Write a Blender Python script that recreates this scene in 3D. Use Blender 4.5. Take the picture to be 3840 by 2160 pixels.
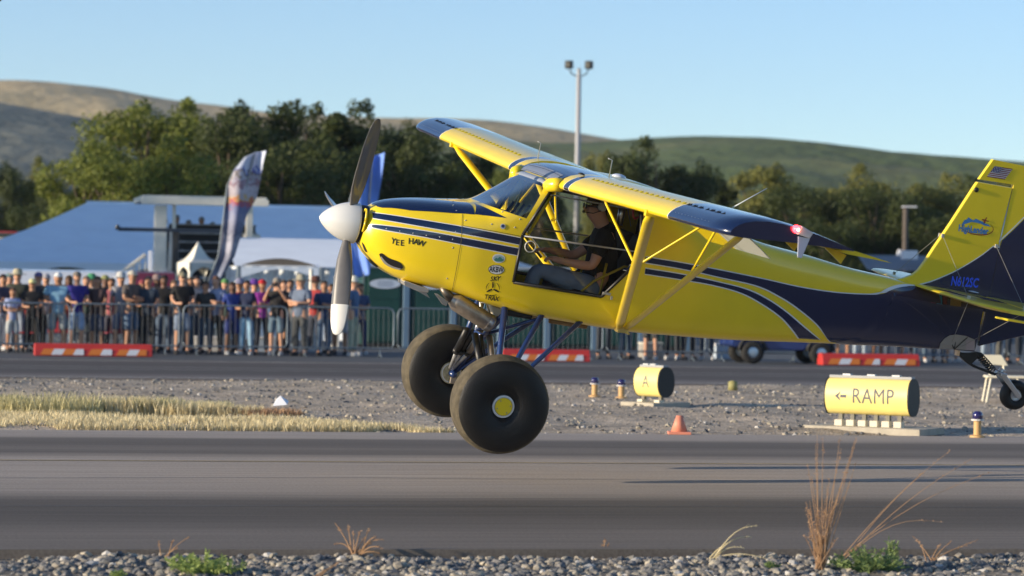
import bpy, bmesh, math, random
from mathutils import Vector, Matrix, Euler, noise
R=math.radians
rnd=random.Random(7)
for o in list(bpy.data.objects): bpy.data.objects.remove(o)
sc=bpy.context.scene; col=sc.collection
# ------------------------------------------------------------------ camera, sky, sun, exposure
F=11200.0; CX,CY,HY,CAMH=1920.0,1080.0,1060.0,1.7; ROLL=0.0165
cd=bpy.data.cameras.new('camera'); cam=bpy.data.objects.new('camera',cd); col.objects.link(cam); sc.camera=cam
cd.sensor_width=36; cd.lens=F/3840*36; cd.shift_y=-(CY-HY)/3840; cd.clip_start=0.5; cd.clip_end=20000
cr,sr=math.cos(ROLL),math.sin(ROLL)
cam.matrix_world=Matrix(((cr,-sr,0,0),(0,0,-1,0),(sr,cr,0,CAMH),(0,0,0,1)))
cd.dof.use_dof=True; cd.dof.focus_distance=25.6; cd.dof.aperture_fstop=2.5
SUN_EL,SUN_A=R(12),R(20)          # sun: low, from the left and a little from the camera's side
sund=Vector((-math.cos(SUN_A)*math.cos(SUN_EL),-math.sin(SUN_A)*math.cos(SUN_EL),math.sin(SUN_EL)))
w=bpy.data.worlds.new("World"); sc.world=w; w.use_nodes=True
nt=w.node_tree; nt.nodes.clear()
sky=nt.nodes.new('ShaderNodeTexSky'); sky.sky_type='NISHITA'; sky.sun_disc=False
sky.sun_elevation=SUN_EL; sky.sun_rotation=math.atan2(sund.x,sund.y)
sky.air_density=0.8; sky.dust_density=0.25; sky.ozone_density=2.5; sky.altitude=1100
bg=nt.nodes.new('ShaderNodeBackground'); bg.inputs[1].default_value=0.142
wo=nt.nodes.new('ShaderNodeOutputWorld'); nt.links.new(sky.outputs[0],bg.inputs[0]); nt.links.new(bg.outputs[0],wo.inputs[0])
sl=bpy.data.lights.new('sun','SUN'); sl.energy=5.0; sl.angle=R(0.5); sl.color=(1.0,0.84,0.62)
so=bpy.data.objects.new('sun',sl); col.objects.link(so); so.rotation_euler=sund.to_track_quat('Z','Y').to_euler(); so.location=(0,0,30)
vs=sc.view_settings; vs.view_transform='Standard'; vs.look='None'; vs.exposure=0.5; vs.gamma=1; vs.use_curve_mapping=False
sc.render.resolution_x=1024; sc.render.resolution_y=576
sc.render.engine='CYCLES'
sc.cycles.max_bounces=8; sc.cycles.transparent_max_bounces=24

# ------------------------------------------------------------------ helpers
def unroll(px,py):                      # photo pixel -> level viewing ray slopes (x/depth, z/depth)
    u=(px-CX)/F; v=-(py-HY)/F
    return u*cr-v*sr, u*sr+v*cr
TA=math.tan(R(10.8)); LANE=R(10.8)
def P(px,py,Y):                         # point seen at a pixel, at depth Y
    u,v=unroll(px,py); return Vector((u*Y,Y,CAMH+v*Y))
def lane_y(px,yc,py=1060):              # depth of the runway-parallel line that crosses the view axis at yc
    u,_=unroll(px,py); return yc/(1-u*TA)
def PL(px,yc,z=0.0,py=1300):            # point on that line at height z
    Y=lane_y(px,yc,py); u,_=unroll(px,py); return Vector((u*Y,Y,z))
def hz(px,py,yc): return P(px,py,lane_y(px,yc,py)).z
MATS={}
def new_mat(name):
    m=bpy.data.materials.new(name); m.use_nodes=True; return m,m.node_tree.nodes,m.node_tree.links,m.node_tree.nodes['Principled BSDF']
def mat(name,c,rough=0.6,metal=0.0,var=0.0,scale=8.0,bump=0.0,bscale=60.0,coat=0.0,island=0.0,emit=None,trans=0.0,spec=0.5,stretch=None):
    if name in MATS: return MATS[name]
    m,n,l,b=new_mat(name)
    b.inputs['Base Color'].default_value=(*c,1); b.inputs['Roughness'].default_value=rough; b.inputs['Metallic'].default_value=metal
    b.inputs['Coat Weight'].default_value=coat; b.inputs['Coat Roughness'].default_value=0.05
    b.inputs['Specular IOR Level'].default_value=spec
    tc=n.new('ShaderNodeTexCoord'); co=tc.outputs['Object']
    if stretch:
        mp=n.new('ShaderNodeMapping'); mp.inputs['Scale'].default_value=stretch; l.new(co,mp.inputs[0]); co=mp.outputs[0]
    last=None
    if var or island:
        mul=n.new('ShaderNodeMix'); mul.data_type='RGBA'; mul.blend_type='MULTIPLY'; mul.inputs[0].default_value=1
        mul.inputs[6].default_value=(*c,1)
        if var:
            nz=n.new('ShaderNodeTexNoise'); nz.inputs['Scale'].default_value=scale; nz.inputs['Detail'].default_value=5; l.new(co,nz.inputs[0])
            mr=n.new('ShaderNodeMapRange'); mr.inputs[1].default_value=.3; mr.inputs[2].default_value=.7; mr.inputs[3].default_value=1-var; mr.inputs[4].default_value=1+var
            l.new(nz.outputs['Fac'],mr.inputs[0]); f=mr.outputs[0]
        if island:
            g=n.new('ShaderNodeNewGeometry'); mi=n.new('ShaderNodeMapRange'); mi.inputs[3].default_value=1-island; mi.inputs[4].default_value=1+island
            l.new(g.outputs['Random Per Island'],mi.inputs[0])
            if var:
                mm=n.new('ShaderNodeMath'); mm.operation='MULTIPLY'; l.new(f,mm.inputs[0]); l.new(mi.outputs[0],mm.inputs[1]); f=mm.outputs[0]
            else: f=mi.outputs[0]
        cb=n.new('ShaderNodeCombineColor'); 
        for i in range(3): l.new(f,cb.inputs[i])
        l.new(cb.outputs[0],mul.inputs[7]); l.new(mul.outputs[2],b.inputs['Base Color'])
    if bump:
        nb=n.new('ShaderNodeTexNoise'); nb.inputs['Scale'].default_value=bscale; nb.inputs['Detail'].default_value=6; l.new(co,nb.inputs[0])
        bp=n.new('ShaderNodeBump'); bp.inputs['Strength'].default_value=bump; bp.inputs['Distance'].default_value=.02; l.new(nb.outputs['Fac'],bp.inputs['Height']); l.new(bp.outputs[0],b.inputs['Normal'])
    if emit: b.inputs['Emission Color'].default_value=(*emit[0],1); b.inputs['Emission Strength'].default_value=emit[1]
    if trans: b.inputs['Transmission Weight'].default_value=trans
    MATS[name]=m; return m
class MB:
    def __init__(s): s.v=[]; s.f=[]; s.m=[]
    def add(s,vs,fs,mi=0):
        b=len(s.v); s.v+= [tuple(v) for v in vs]; s.f+=[tuple(i+b for i in f) for f in fs]; s.m+=[mi]*len(fs); return s
    def box(s,c,d,mi=0,M=None):
        x,y,z=[k/2 for k in d]; vs=[Vector((sx*x,sy*y,sz*z)) for sx in(-1,1) for sy in(-1,1) for sz in(-1,1)]
        if M is not None: vs=[M@v for v in vs]
        vs=[v+Vector(c) for v in vs]
        return s.add(vs,[(0,1,3,2),(4,6,7,5),(0,4,5,1),(2,3,7,6),(0,2,6,4),(1,5,7,3)],mi)
    def tube(s,pts,rad,n=8,mi=0,cap=True,flat=1.0,flatdir=None):
        pts=[Vector(p) for p in pts]; k=len(pts)
        rad=rad if isinstance(rad,(list,tuple)) else [rad]*k
        vs=[];fs=[]
        t0=(pts[1]-pts[0]).normalized(); ref=Vector(flatdir) if flatdir else (Vector((0,0,1)) if abs(t0.z)<.9 else Vector((0,1,0)))
        for i,p in enumerate(pts):
            t=(pts[min(i+1,k-1)]-pts[max(i-1,0)]).normalized(); a=(ref-t*ref.dot(t)).normalized(); b=t.cross(a)
            for j in range(n):
                an=2*math.pi*j/n; vs.append(p+a*(math.cos(an)*rad[i])+b*(math.sin(an)*rad[i]*flat))
        for i in range(k-1):
            for j in range(n): fs.append((i*n+j,i*n+(j+1)%n,(i+1)*n+(j+1)%n,(i+1)*n+j))
        if cap: fs.append(tuple(reversed(range(n)))); fs.append(tuple((k-1)*n+j for j in range(n)))
        return s.add(vs,fs,mi)
    def lathe(s,prof,c=(0,0,0),ax='z',n=32,mi=0,M=None,cap=True):   # prof: (r, h) list
        vs=[];fs=[]
        for r,h in prof:
            for j in range(n):
                a=2*math.pi*j/n; x,y=r*math.cos(a),r*math.sin(a)
                v={'z':(x,y,h),'y':(x,h,y),'x':(h,x,y)}[ax]; v=Vector(v)
                if M is not None: v=M@v
                vs.append(v+Vector(c))
        k=len(prof)
        for i in range(k-1):
            for j in range(n): fs.append((i*n+j,i*n+(j+1)%n,(i+1)*n+(j+1)%n,(i+1)*n+j))
        if cap: fs.append(tuple(reversed(range(n)))); fs.append(tuple((k-1)*n+j for j in range(n)))
        return s.add(vs,fs,mi)
    def prism(s,poly,a,b,ax='y',mi=0):     # poly in the two other axes
        def pt(p,q): return {'y':(p[0],q,p[1]),'x':(q,p[0],p[1]),'z':(p[0],p[1],q)}[ax]
        n=len(poly); vs=[pt(p,a) for p in poly]+[pt(p,b) for p in poly]
        fs=[tuple(range(n)),tuple(reversed(range(n,2*n)))]+[(i,i+n,(i+1)%n+n,(i+1)%n) for i in range(n)]
        return s.add(vs,fs,mi)
    def grid(s,fn,nu,nv,mi=0):
        vs=[fn(i/nu,j/nv) for i in range(nu+1) for j in range(nv+1)]
        fs=[(i*(nv+1)+j,(i+1)*(nv+1)+j,(i+1)*(nv+1)+j+1,i*(nv+1)+j+1) for i in range(nu) for j in range(nv)]
        return s.add(vs,fs,mi)
    def mesh(s,name,mats,smooth=False,fixn=True):
        me=bpy.data.meshes.new(name); me.from_pydata(s.v,[],s.f)
        mats=mats if isinstance(mats,(list,tuple)) else [mats]
        for m in mats: me.materials.append(m)
        if len(mats)>1: me.polygons.foreach_set('material_index',s.m)
        if fixn and len(s.f)<60000:
            bm=bmesh.new(); bm.from_mesh(me); bmesh.ops.recalc_face_normals(bm,faces=bm.faces); bm.to_mesh(me); bm.free()
        if smooth: me.polygons.foreach_set('use_smooth',[True]*len(me.polygons))
        me.update(); return me
    def build(s,name,mats,parent=None,smooth=False,bevel=0,auto=False,fixn=True,**kw):
        return link(name,s.mesh(name,mats,smooth,fixn),parent,bevel=bevel,auto=auto,**kw)
def sharp(me,ang=35):
    me.polygons.foreach_set('use_smooth',[True]*len(me.polygons))
    try: me.set_sharp_from_angle(angle=R(ang))
    except Exception: pass
def link(name,me,parent=None,bevel=0,auto=False,label=None,cat=None,group=None,kind=None,loc=None,rot=None):
    o=bpy.data.objects.new(name,me); col.objects.link(o)
    if parent is not None: o.parent=parent
    if auto: sharp(me)
    if bevel:
        b=o.modifiers.new('bevel','BEVEL'); b.width=bevel; b.segments=2; b.limit_method='ANGLE'
    if loc is not None: o.location=loc
    if rot is not None: o.rotation_euler=rot
    tag(o,label,cat,group,kind); return o
def tag(o,label=None,cat=None,group=None,kind=None):
    if label: o['label']=label
    if cat: o['category']=cat
    if group: o['group']=group
    if kind: o['kind']=kind
    return o
def empty(name,label,cat,group=None,loc=(0,0,0),rz=0.0):
    o=bpy.data.objects.new(name,None); col.objects.link(o); o.location=loc; o.rotation_euler=(0,0,rz); o.empty_display_size=.2
    return tag(o,label,cat,group)
def copy_tree(o,parent=None):
    c=o.copy(); col.objects.link(c)
    if parent is not None: c.parent=parent
    for ch in list(o.children): copy_tree(ch,c)
    return c
def interp(xs,ys,x):
    if (x-xs[0])*(xs[-1]-xs[0])<=0: return ys[0]
    for i in range(len(xs)-1):
        a,b=xs[i],xs[i+1]
        if (x-a)*(b-x)>=0 and a!=b:
            t=(x-a)/(b-a); return ys[i]*(1-t)+ys[i+1]*t
    return ys[-1]
def sinterp(xs,ys,x):        # smooth (Catmull-Rom on non-uniform x, monotone-ish)
    if xs[0]>xs[-1]: xs=xs[::-1]; ys=ys[::-1]
    if x<=xs[0]: return ys[0]
    if x>=xs[-1]: return ys[-1]
    i=max(k for k in range(len(xs)-1) if xs[k]<=x)
    h=xs[i+1]-xs[i]; t=(x-xs[i])/h
    def sl(k):
        if k<=0 or k>=len(xs)-1:
            k0=max(k-1,0);k1=min(k+1,len(xs)-1); return (ys[k1]-ys[k0])/(xs[k1]-xs[k0])
        d0=(ys[k]-ys[k-1])/(xs[k]-xs[k-1]); d1=(ys[k+1]-ys[k])/(xs[k+1]-xs[k])
        return 0 if d0*d1<=0 else 2*d0*d1/(d0+d1)
    m0,m1=sl(i)*h,sl(i+1)*h
    return (2*t**3-3*t**2+1)*ys[i]+(t**3-2*t**2+t)*m0+(-2*t**3+3*t**2)*ys[i+1]+(t**3-t**2)*m1
def text_mesh(s,size=1.0,shear=0.0,bold=0.0,spacing=1.0):
    c=bpy.data.curves.new('lettering','FONT'); c.body=s; c.size=size; c.shear=shear; c.offset=bold; c.space_character=spacing; c.align_x='CENTER'; c.align_y='CENTER'; c.resolution_u=3
    o=bpy.data.objects.new('lettering',c); col.objects.link(o)
    dg=bpy.context.evaluated_depsgraph_get(); me=bpy.data.meshes.new_from_object(o.evaluated_get(dg))
    bpy.data.objects.remove(o); vs=[v.co.copy() for v in me.vertices]; fs=[tuple(p.vertices) for p in me.polygons]
    bpy.data.meshes.remove(me)
    bm=bmesh.new(); bv=[bm.verts.new(v) for v in vs]
    for f_ in fs:
        try: bm.faces.new([bv[i] for i in f_])
        except ValueError: pass
    bmesh.ops.triangulate(bm,faces=bm.faces)
    for _ in range(3):
        le=[e for e in bm.edges if e.calc_length()>size*.16]
        if not le: break
        bmesh.ops.subdivide_edges(bm,edges=le,cuts=1); bmesh.ops.triangulate(bm,faces=bm.faces)
    bm.verts.index_update(); vs=[v.co.copy() for v in bm.verts]; fs=[tuple(v.index for v in f_.verts) for f_ in bm.faces]; bm.free(); return vs,fs
def skin(name,verts,edges,rads,sub=1,root=0):
    me=bpy.data.meshes.new(name); me.from_pydata(verts,edges,[]); o=bpy.data.objects.new(name,me); col.objects.link(o)
    sk=o.modifiers.new('skin','SKIN'); sk.use_smooth_shade=True
    if not me.skin_vertices: me.skin_vertices.new() if hasattr(me.skin_vertices,'new') else None
    for i,r in enumerate(rads):
        r=r if isinstance(r,tuple) else (r,r); d=me.skin_vertices[0].data[i]; d.radius=r; d.use_root=(i==root)
    ss=o.modifiers.new('sub','SUBSURF'); ss.levels=sub; ss.render_levels=sub
    dg=bpy.context.evaluated_depsgraph_get(); m2=bpy.data.meshes.new_from_object(o.evaluated_get(dg)); m2.name=name
    bpy.data.objects.remove(o); m2.polygons.foreach_set('use_smooth',[True]*len(m2.polygons)); return m2
# ------------------------------------------------------------------ ground and roads
def ramp(n,l,fac,stops,interp='LINEAR'):
    r=n.new('ShaderNodeValToRGB'); r.color_ramp.interpolation=interp
    e=r.color_ramp.elements
    while len(e)<len(stops): e.new(.5)
    for i,(p,c) in enumerate(stops): e[i].position=p; e[i].color=(*c,1)
    l.new(fac,r.inputs[0]); return r
def asphalt(name,y0,y1,stops,tint=(1,1,1),streak=.24):
    """asphalt whose wear runs in lanes along the surface: stops are (lane coordinate, grey)"""
    m,n,l,b=new_mat(name); tc=n.new('ShaderNodeTexCoord'); sx=n.new('ShaderNodeSeparateXYZ'); l.new(tc.outputs['Object'],sx.inputs[0])
    mp=n.new('ShaderNodeMapping'); mp.inputs['Scale'].default_value=(.05,1.2,1); l.new(tc.outputs['Object'],mp.inputs[0])
    nz=n.new('ShaderNodeTexNoise'); nz.inputs['Scale'].default_value=1.6; nz.inputs['Detail'].default_value=8; nz.inputs['Roughness'].default_value=.65; l.new(mp.outputs[0],nz.inputs[0])
    wob=n.new('ShaderNodeMath'); wob.operation='MULTIPLY_ADD'; wob.inputs[1].default_value=.9; l.new(nz.outputs['Fac'],wob.inputs[0]); l.new(sx.outputs['Y'],wob.inputs[2])
    mr=n.new('ShaderNodeMapRange'); mr.inputs[1].default_value=y0+.45; mr.inputs[2].default_value=y1+.45; l.new(wob.outputs[0],mr.inputs[0])
    rp=ramp(n,l,mr.outputs[0],[((p-y0)/(y1-y0),(g*tint[0],g*tint[1],g*tint[2])) for p,g in stops])
    mp2=n.new('ShaderNodeMapping'); mp2.inputs['Scale'].default_value=(.12,5,1); l.new(tc.outputs['Object'],mp2.inputs[0])
    n2=n.new('ShaderNodeTexNoise'); n2.inputs['Scale'].default_value=3; n2.inputs['Detail'].default_value=6; l.new(mp2.outputs[0],n2.inputs[0])
    n3=n.new('ShaderNodeTexNoise'); n3.inputs['Scale'].default_value=45; n3.inputs['Detail'].default_value=3; l.new(tc.outputs['Object'],n3.inputs[0])
    ad=n.new('ShaderNodeMath'); ad.operation='ADD'; l.new(n2.outputs['Fac'],ad.inputs[0]); l.new(n3.outputs['Fac'],ad.inputs[1])
    m2=n.new('ShaderNodeMapRange'); m2.inputs[1].default_value=.6; m2.inputs[2].default_value=1.4; m2.inputs[3].default_value=1-streak*1.6; m2.inputs[4].default_value=1+streak*1.6; l.new(ad.outputs[0],m2.inputs[0])
    mx=n.new('ShaderNodeMix'); mx.data_type='RGBA'; mx.blend_type='MULTIPLY'; mx.inputs[0].default_value=1; l.new(rp.outputs[0],mx.inputs[6])
    cb=n.new('ShaderNodeCombineColor'); [l.new(m2.outputs[0],cb.inputs[i]) for i in range(3)]; l.new(cb.outputs[0],mx.inputs[7]); l.new(mx.outputs[2],b.inputs['Base Color'])
    b.inputs['Roughness'].default_value=.85; b.inputs['Specular IOR Level'].default_value=.3
    bp=n.new('ShaderNodeBump'); bp.inputs['Strength'].default_value=.5; bp.inputs['Distance'].default_value=.006; n4=n.new('ShaderNodeTexNoise'); n4.inputs['Scale'].default_value=160; l.new(tc.outputs['Object'],n4.inputs[0]); l.new(n4.outputs['Fac'],bp.inputs['Height']); l.new(bp.outputs[0],b.inputs['Normal'])
    return m
def strip(name,x0,x1,y0,y1,z,m,h=0,kind='structure',**kw):
    b=MB()
    if h: b.box(((x0+x1)/2,(y0+y1)/2,z-h/2),(x1-x0,y1-y0,h))
    else: b.add([(x0,y0,z),(x1,y0,z),(x1,y1,z),(x0,y1,z)],[(0,1,2,3)])
    return b.build(name,m,rot=(0,0,LANE),kind=kind,**kw)
CL=math.cos(LANE)
def nl(yc): return yc*CL             # lane crossing on the view axis -> local y in the runway frame
dirt=mat('dry_dirt',(.22,.18,.13),.95,var=.35,scale=.6,bump=.6,bscale=8)
gb=MB(); gb.add([(-6000,-400,-.06),(6000,-400,-.06),(6000,6000,-.06),(-6000,6000,-.06)],[(0,1,2,3)]); gb.build('ground',dirt,kind='structure')
A_=.20
rw=asphalt('runway_asphalt',nl(19),nl(33.8),[(nl(19),.15),(nl(20.4),.16),(nl(20.9),.11),(nl(22.0),.085),(nl(23.2),.10),(nl(24.2),.27),(nl(26),.33),(nl(28.6),.31),(nl(29.6),.12),(nl(30.3),.16),(nl(31),.11),(nl(32),.13),(nl(32.5),.30),(nl(33.8),.33)],tint=(1.15,.99,.85))
strip('runway',-220,260,nl(19.05),nl(33.75),0,rw,h=.06)
tw_=asphalt('taxiway_asphalt',nl(50.8),nl(62.6),[(nl(50.8),.17),(nl(52.6),.15),(nl(53.4),.085),(nl(57),.075),(nl(60),.085),(nl(62.6),.10)],tint=(1.10,.97,.90),streak=.12)
strip('taxiway',-300,400,nl(51.0),nl(62.7),0.0,tw_,h=.06)
apron_m=asphalt('apron_asphalt',nl(62.6),nl(75),[(nl(62.6),.10),(nl(75),.12)],tint=(.92,1,1.08),streak=.06)
strip('apron',-400,500,nl(62.7),nl(260),-.004,apron_m,h=.05)
white_paint=mat('worn_white_paint',(.62,.60,.56),.8,var=.25,scale=3)
yel_paint=mat('worn_yellow_paint',(.40,.31,.16),.85,var=.3,scale=2)
for k,(a,b2,m_,lab) in enumerate([(61.45,61.62,white_paint,'taxiway_edge_line'),(57.35,57.42,white_paint,'taxiway_line'),(56.0,56.06,white_paint,'taxiway_line'),(51.35,51.44,white_paint,'taxiway_edge_line'),(28.15,28.22,yel_paint,'runway_yellow_line')]):
    strip(lab,-90,90,nl(a),nl(b2),.004,m_)
crackm=mat('sealed_crack',(.03,.03,.032),.5)
for a,w_ in [(25.7,.022),(22.6,.02)]:
    cb_=MB(); pts=[(x,nl(a)+.30*noise.noise((x*.16,a,0))+.05*noise.noise((x*1.1,a,0)),.004) for x in [i*.5 for i in range(-30,34)]]
    cb_.add([p for q in pts for p in (q,(q[0],q[1]+w_,q[2]))],[(2*i,2*i+2,2*i+3,2*i+1) for i in range(len(pts)-1)]); cb_.build('crack_seal',crackm,rot=(0,0,LANE),kind='structure')
# infield of dirt and gravel between runway and taxiway
RL=Matrix.Rotation(LANE,3,'Z')
def infield_z(x,y):
    n=.10*noise.noise((x*.25,y*.35,3))+.05*noise.noise((x*.9,y*1.1,5))+.025*noise.noise((x*3,y*3,9))
    e=min(1,(y-nl(33.8))/1.0,(nl(51)-y)/1.0); return -.03+max(0,e)*(.03+n*.7)
ib=MB(); X0,X1,Y0,Y1=-20,24,nl(33.72),nl(51.02)
ib.grid(lambda u,v:(X0+(X1-X0)*u,Y0+(Y1-Y0)*v,infield_z(X0+(X1-X0)*u,Y0+(Y1-Y0)*v)),260,120)
def gravel_mat(name,ca,cb_,sc1=3.0,bs=30):
    m,n,l,b=new_mat(name); tc=n.new('ShaderNodeTexCoord')
    nz=n.new('ShaderNodeTexNoise'); nz.inputs['Scale'].default_value=sc1*.25; nz.inputs['Detail'].default_value=8; nz.inputs['Roughness'].default_value=.7; l.new(tc.outputs['Object'],nz.inputs[0])
    rp=ramp(n,l,nz.outputs['Fac'],[(.35,ca),(.65,cb_)])
    vo=n.new('ShaderNodeTexVoronoi'); vo.inputs['Scale'].default_value=bs*1.0; vo.inputs['Randomness'].default_value=1; l.new(tc.outputs['Object'],vo.inputs[0])
    hv=n.new('ShaderNodeHueSaturation'); sv=n.new('ShaderNodeSeparateColor'); l.new(vo.outputs['Color'],sv.inputs[0])
    mr=n.new('ShaderNodeMapRange'); mr.inputs[3].default_value=.55; mr.inputs[4].default_value=1.5; l.new(sv.outputs[0],mr.inputs[0]); l.new(mr.outputs[0],hv.inputs['Value']); l.new(rp.outputs[0],hv.inputs['Color']); l.new(hv.outputs[0],b.inputs['Base Color'])
    bp=n.new('ShaderNodeBump'); bp.inputs['Strength'].default_value=.5; bp.inputs['Distance'].default_value=.02; l.new(vo.outputs['Distance'],bp.inputs['Height']); l.new(bp.outputs[0],b.inputs['Normal'])
    b.inputs['Roughness'].default_value=.95; return m
infm=gravel_mat('infield_gravel_soil',(.24,.20,.155),(.56,.45,.33))
ib.build('infield_ground',infm,smooth=True,rot=(0,0,LANE),kind='structure')
fg=MB(); 
def fore_z(x,y): return -.05+.03*noise.noise((x*1.3,y*1.3,1))-.012*max(0,nl(19)-y)
fg.grid(lambda u,v:(-9+22*u,nl(12)+(nl(19.06)-nl(12))*v,fore_z(-9+22*u,nl(12)+(nl(19.06)-nl(12))*v)),150,60)
fg.build('gravel_verge',gravel_mat('verge_gravel_soil',(.10,.095,.09),(.2,.18,.155),3,45),smooth=True,rot=(0,0,LANE),kind='structure')
# stones
def ico():
    bm=bmesh.new(); bmesh.ops.create_icosphere(bm,subdivisions=1,radius=1); v=[x.co.copy() for x in bm.verts]; f=[tuple(y.index for y in x.verts) for x in bm.faces]; bm.free(); return v,f
IV,IF=ico()
def stones(name,n,place,smin,smax,m,seed,**kw):
    r=random.Random(seed); b=MB()
    for i in range(n):
        x,y,z=place(r); s=smin+(smax-smin)*r.random()**2.6
        sx,sy,sz=s*r.uniform(.8,1.4),s*r.uniform(.7,1.1),s*r.uniform(.4,.8); M=Euler((r.uniform(-.4,.4),r.uniform(-.4,.4),r.uniform(0,6.3))).to_matrix()
        b.add([M@Vector((v.x*sx*r.uniform(.75,1.2),v.y*sy*r.uniform(.75,1.2),v.z*sz*r.uniform(.8,1.15)))+Vector((x,y,z+sz*.25)) for v in IV],IF)
    return b.build(name,m,fixn=False,kind='stuff',rot=(0,0,LANE),**kw)
def stone_mat(name,cols):
    m,n,l,b=new_mat(name); g=n.new('ShaderNodeNewGeometry'); rp=ramp(n,l,g.outputs['Random Per Island'],cols,'CONSTANT')
    tc=n.new('ShaderNodeTexCoord'); nz=n.new('ShaderNodeTexNoise'); nz.inputs['Scale'].default_value=60; l.new(tc.outputs['Object'],nz.inputs[0])
    hv=n.new('ShaderNodeHueSaturation'); mr=n.new('ShaderNodeMapRange'); mr.inputs[3].default_value=.6; mr.inputs[4].default_value=1.4; l.new(nz.outputs['Fac'],mr.inputs[0]); l.new(mr.outputs[0],hv.inputs['Value']); l.new(rp.outputs[0],hv.inputs['Color']); l.new(hv.outputs[0],b.inputs['Base Color']); b.inputs['Roughness'].default_value=.85; return m
stm=stone_mat('mixed_stone',[(0,(.16,.155,.15)),(.2,(.24,.215,.18)),(.38,(.11,.115,.125)),(.55,(.32,.29,.235)),(.7,(.19,.18,.175)),(.86,(.42,.37,.29)),(.95,(.5,.48,.45))])
def pl_fore(r):
    x=r.uniform(-1.5,7.5); y=nl(16.4)+(nl(19.0)-nl(16.4))*r.random(); return x,y,fore_z(x,y)
stones('gravel_stones',15000,pl_fore,.006,.042,stm,3,label='loose grey and tan pebbles of the gravel verge in front of the runway',cat='gravel')
def pl_in(r):
    x=r.uniform(-8,22); y=nl(33.9)+(nl(50.9)-nl(33.9))*r.random(); return x,y,infield_z(x,y)
stones('infield_stones',13000,pl_in,.008,.045,stm,4,label='scattered stones on the gravel infield between runway and taxiway',cat='gravel')
# ------------------------------------------------------------------ hills
def hill_mat(name,ca,cb_,cc,rows=0.0):
    m,n,l,b=new_mat(name); tc=n.new('ShaderNodeTexCoord')
    nz=n.new('ShaderNodeTexNoise'); nz.inputs['Scale'].default_value=.006; nz.inputs['Detail'].default_value=9; nz.inputs['Roughness'].default_value=.6; l.new(tc.outputs['Object'],nz.inputs[0])
    rp=ramp(n,l,nz.outputs['Fac'],[(.35,ca),(.52,cb_),(.68,cc)])
    n2=n.new('ShaderNodeTexNoise'); n2.inputs['Scale'].default_value=.12; n2.inputs['Detail'].default_value=6; l.new(tc.outputs['Object'],n2.inputs[0])
    mr=n.new('ShaderNodeMapRange'); mr.inputs[1].default_value=.3; mr.inputs[2].default_value=.7; mr.inputs[3].default_value=.75; mr.inputs[4].default_value=1.25; l.new(n2.outputs['Fac'],mr.inputs[0])
    hv=n.new('ShaderNodeHueSaturation'); l.new(mr.outputs[0],hv.inputs['Value']); l.new(rp.outputs[0],hv.inputs['Color']); l.new(hv.outputs[0],b.inputs['Base Color'])
    b.inputs['Roughness'].default_value=1; b.inputs['Specular IOR Level'].default_value=.1
    bp=n.new('ShaderNodeBump'); bp.inputs['Strength'].default_value=.8; bp.inputs['Distance'].default_value=2.5; l.new(n2.outputs['Fac'],bp.inputs['Height']); l.new(bp.outputs[0],b.inputs['Normal']); return m
def hill(name,ridge,Y,front,back,m,amp,seed,power=1.3,fold=.012,skew=0.0):
    """a hill whose ridge line stands at depth Y; front/back are the lengths of its slopes"""
    xs=[P(p[0],p[1],Y).x for p in ridge]; zs=[P(p[0],p[1],Y).z for p in ridge]; a,b_=xs[0],xs[-1]
    def fn(u,v):
        x=a+(b_-a)*u; h=sinterp(xs,zs,x)
        if v<.72: t=v/.72; y=Y-front*(1-t); s=math.sin(t*math.pi/2)**power
        else: t=(v-.72)/.28; y=Y+back*t; s=math.cos(t*math.pi/2)
        q=noise.noise((x*fold+skew*y*.01,y*fold*.8,seed))+.5*noise.noise((x*fold*2.3+skew*y*.02,y*fold*2,seed+4))
        e=1-abs(2*min(v,.72)/.72-1)
        return (x,y,max(-1,h*s+q*amp*max(0,e)) if 0<v<1 else -2)
    b=MB(); b.grid(fn,170,70); return b.build(name,m,smooth=True,kind='structure')
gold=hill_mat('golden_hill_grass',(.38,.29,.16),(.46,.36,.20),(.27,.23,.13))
grey=hill_mat('shaded_hill_grass',(.17,.18,.15),(.22,.225,.18),(.20,.20,.155))  # the near left hill's shade is put into this greyer grass colour
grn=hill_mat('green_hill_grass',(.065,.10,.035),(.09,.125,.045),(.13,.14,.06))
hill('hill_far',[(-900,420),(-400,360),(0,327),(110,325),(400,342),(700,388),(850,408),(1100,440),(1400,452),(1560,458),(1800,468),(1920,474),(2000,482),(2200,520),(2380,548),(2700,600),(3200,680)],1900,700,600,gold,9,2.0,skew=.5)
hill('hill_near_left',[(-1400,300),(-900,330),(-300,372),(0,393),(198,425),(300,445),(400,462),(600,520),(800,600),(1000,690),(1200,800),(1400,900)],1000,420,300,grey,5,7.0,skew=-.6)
hill('hill_right',[(900,700),(1100,600),(1300,520),(1500,505),(1700,535),(1900,552),(2100,556),(2250,552),(2450,538),(2640,530),(2760,530),(3000,555),(3300,592),(3680,645),(3900,690),(4300,790),(4900,900)],1200,560,400,grn,10,12.0,skew=.8)
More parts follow.
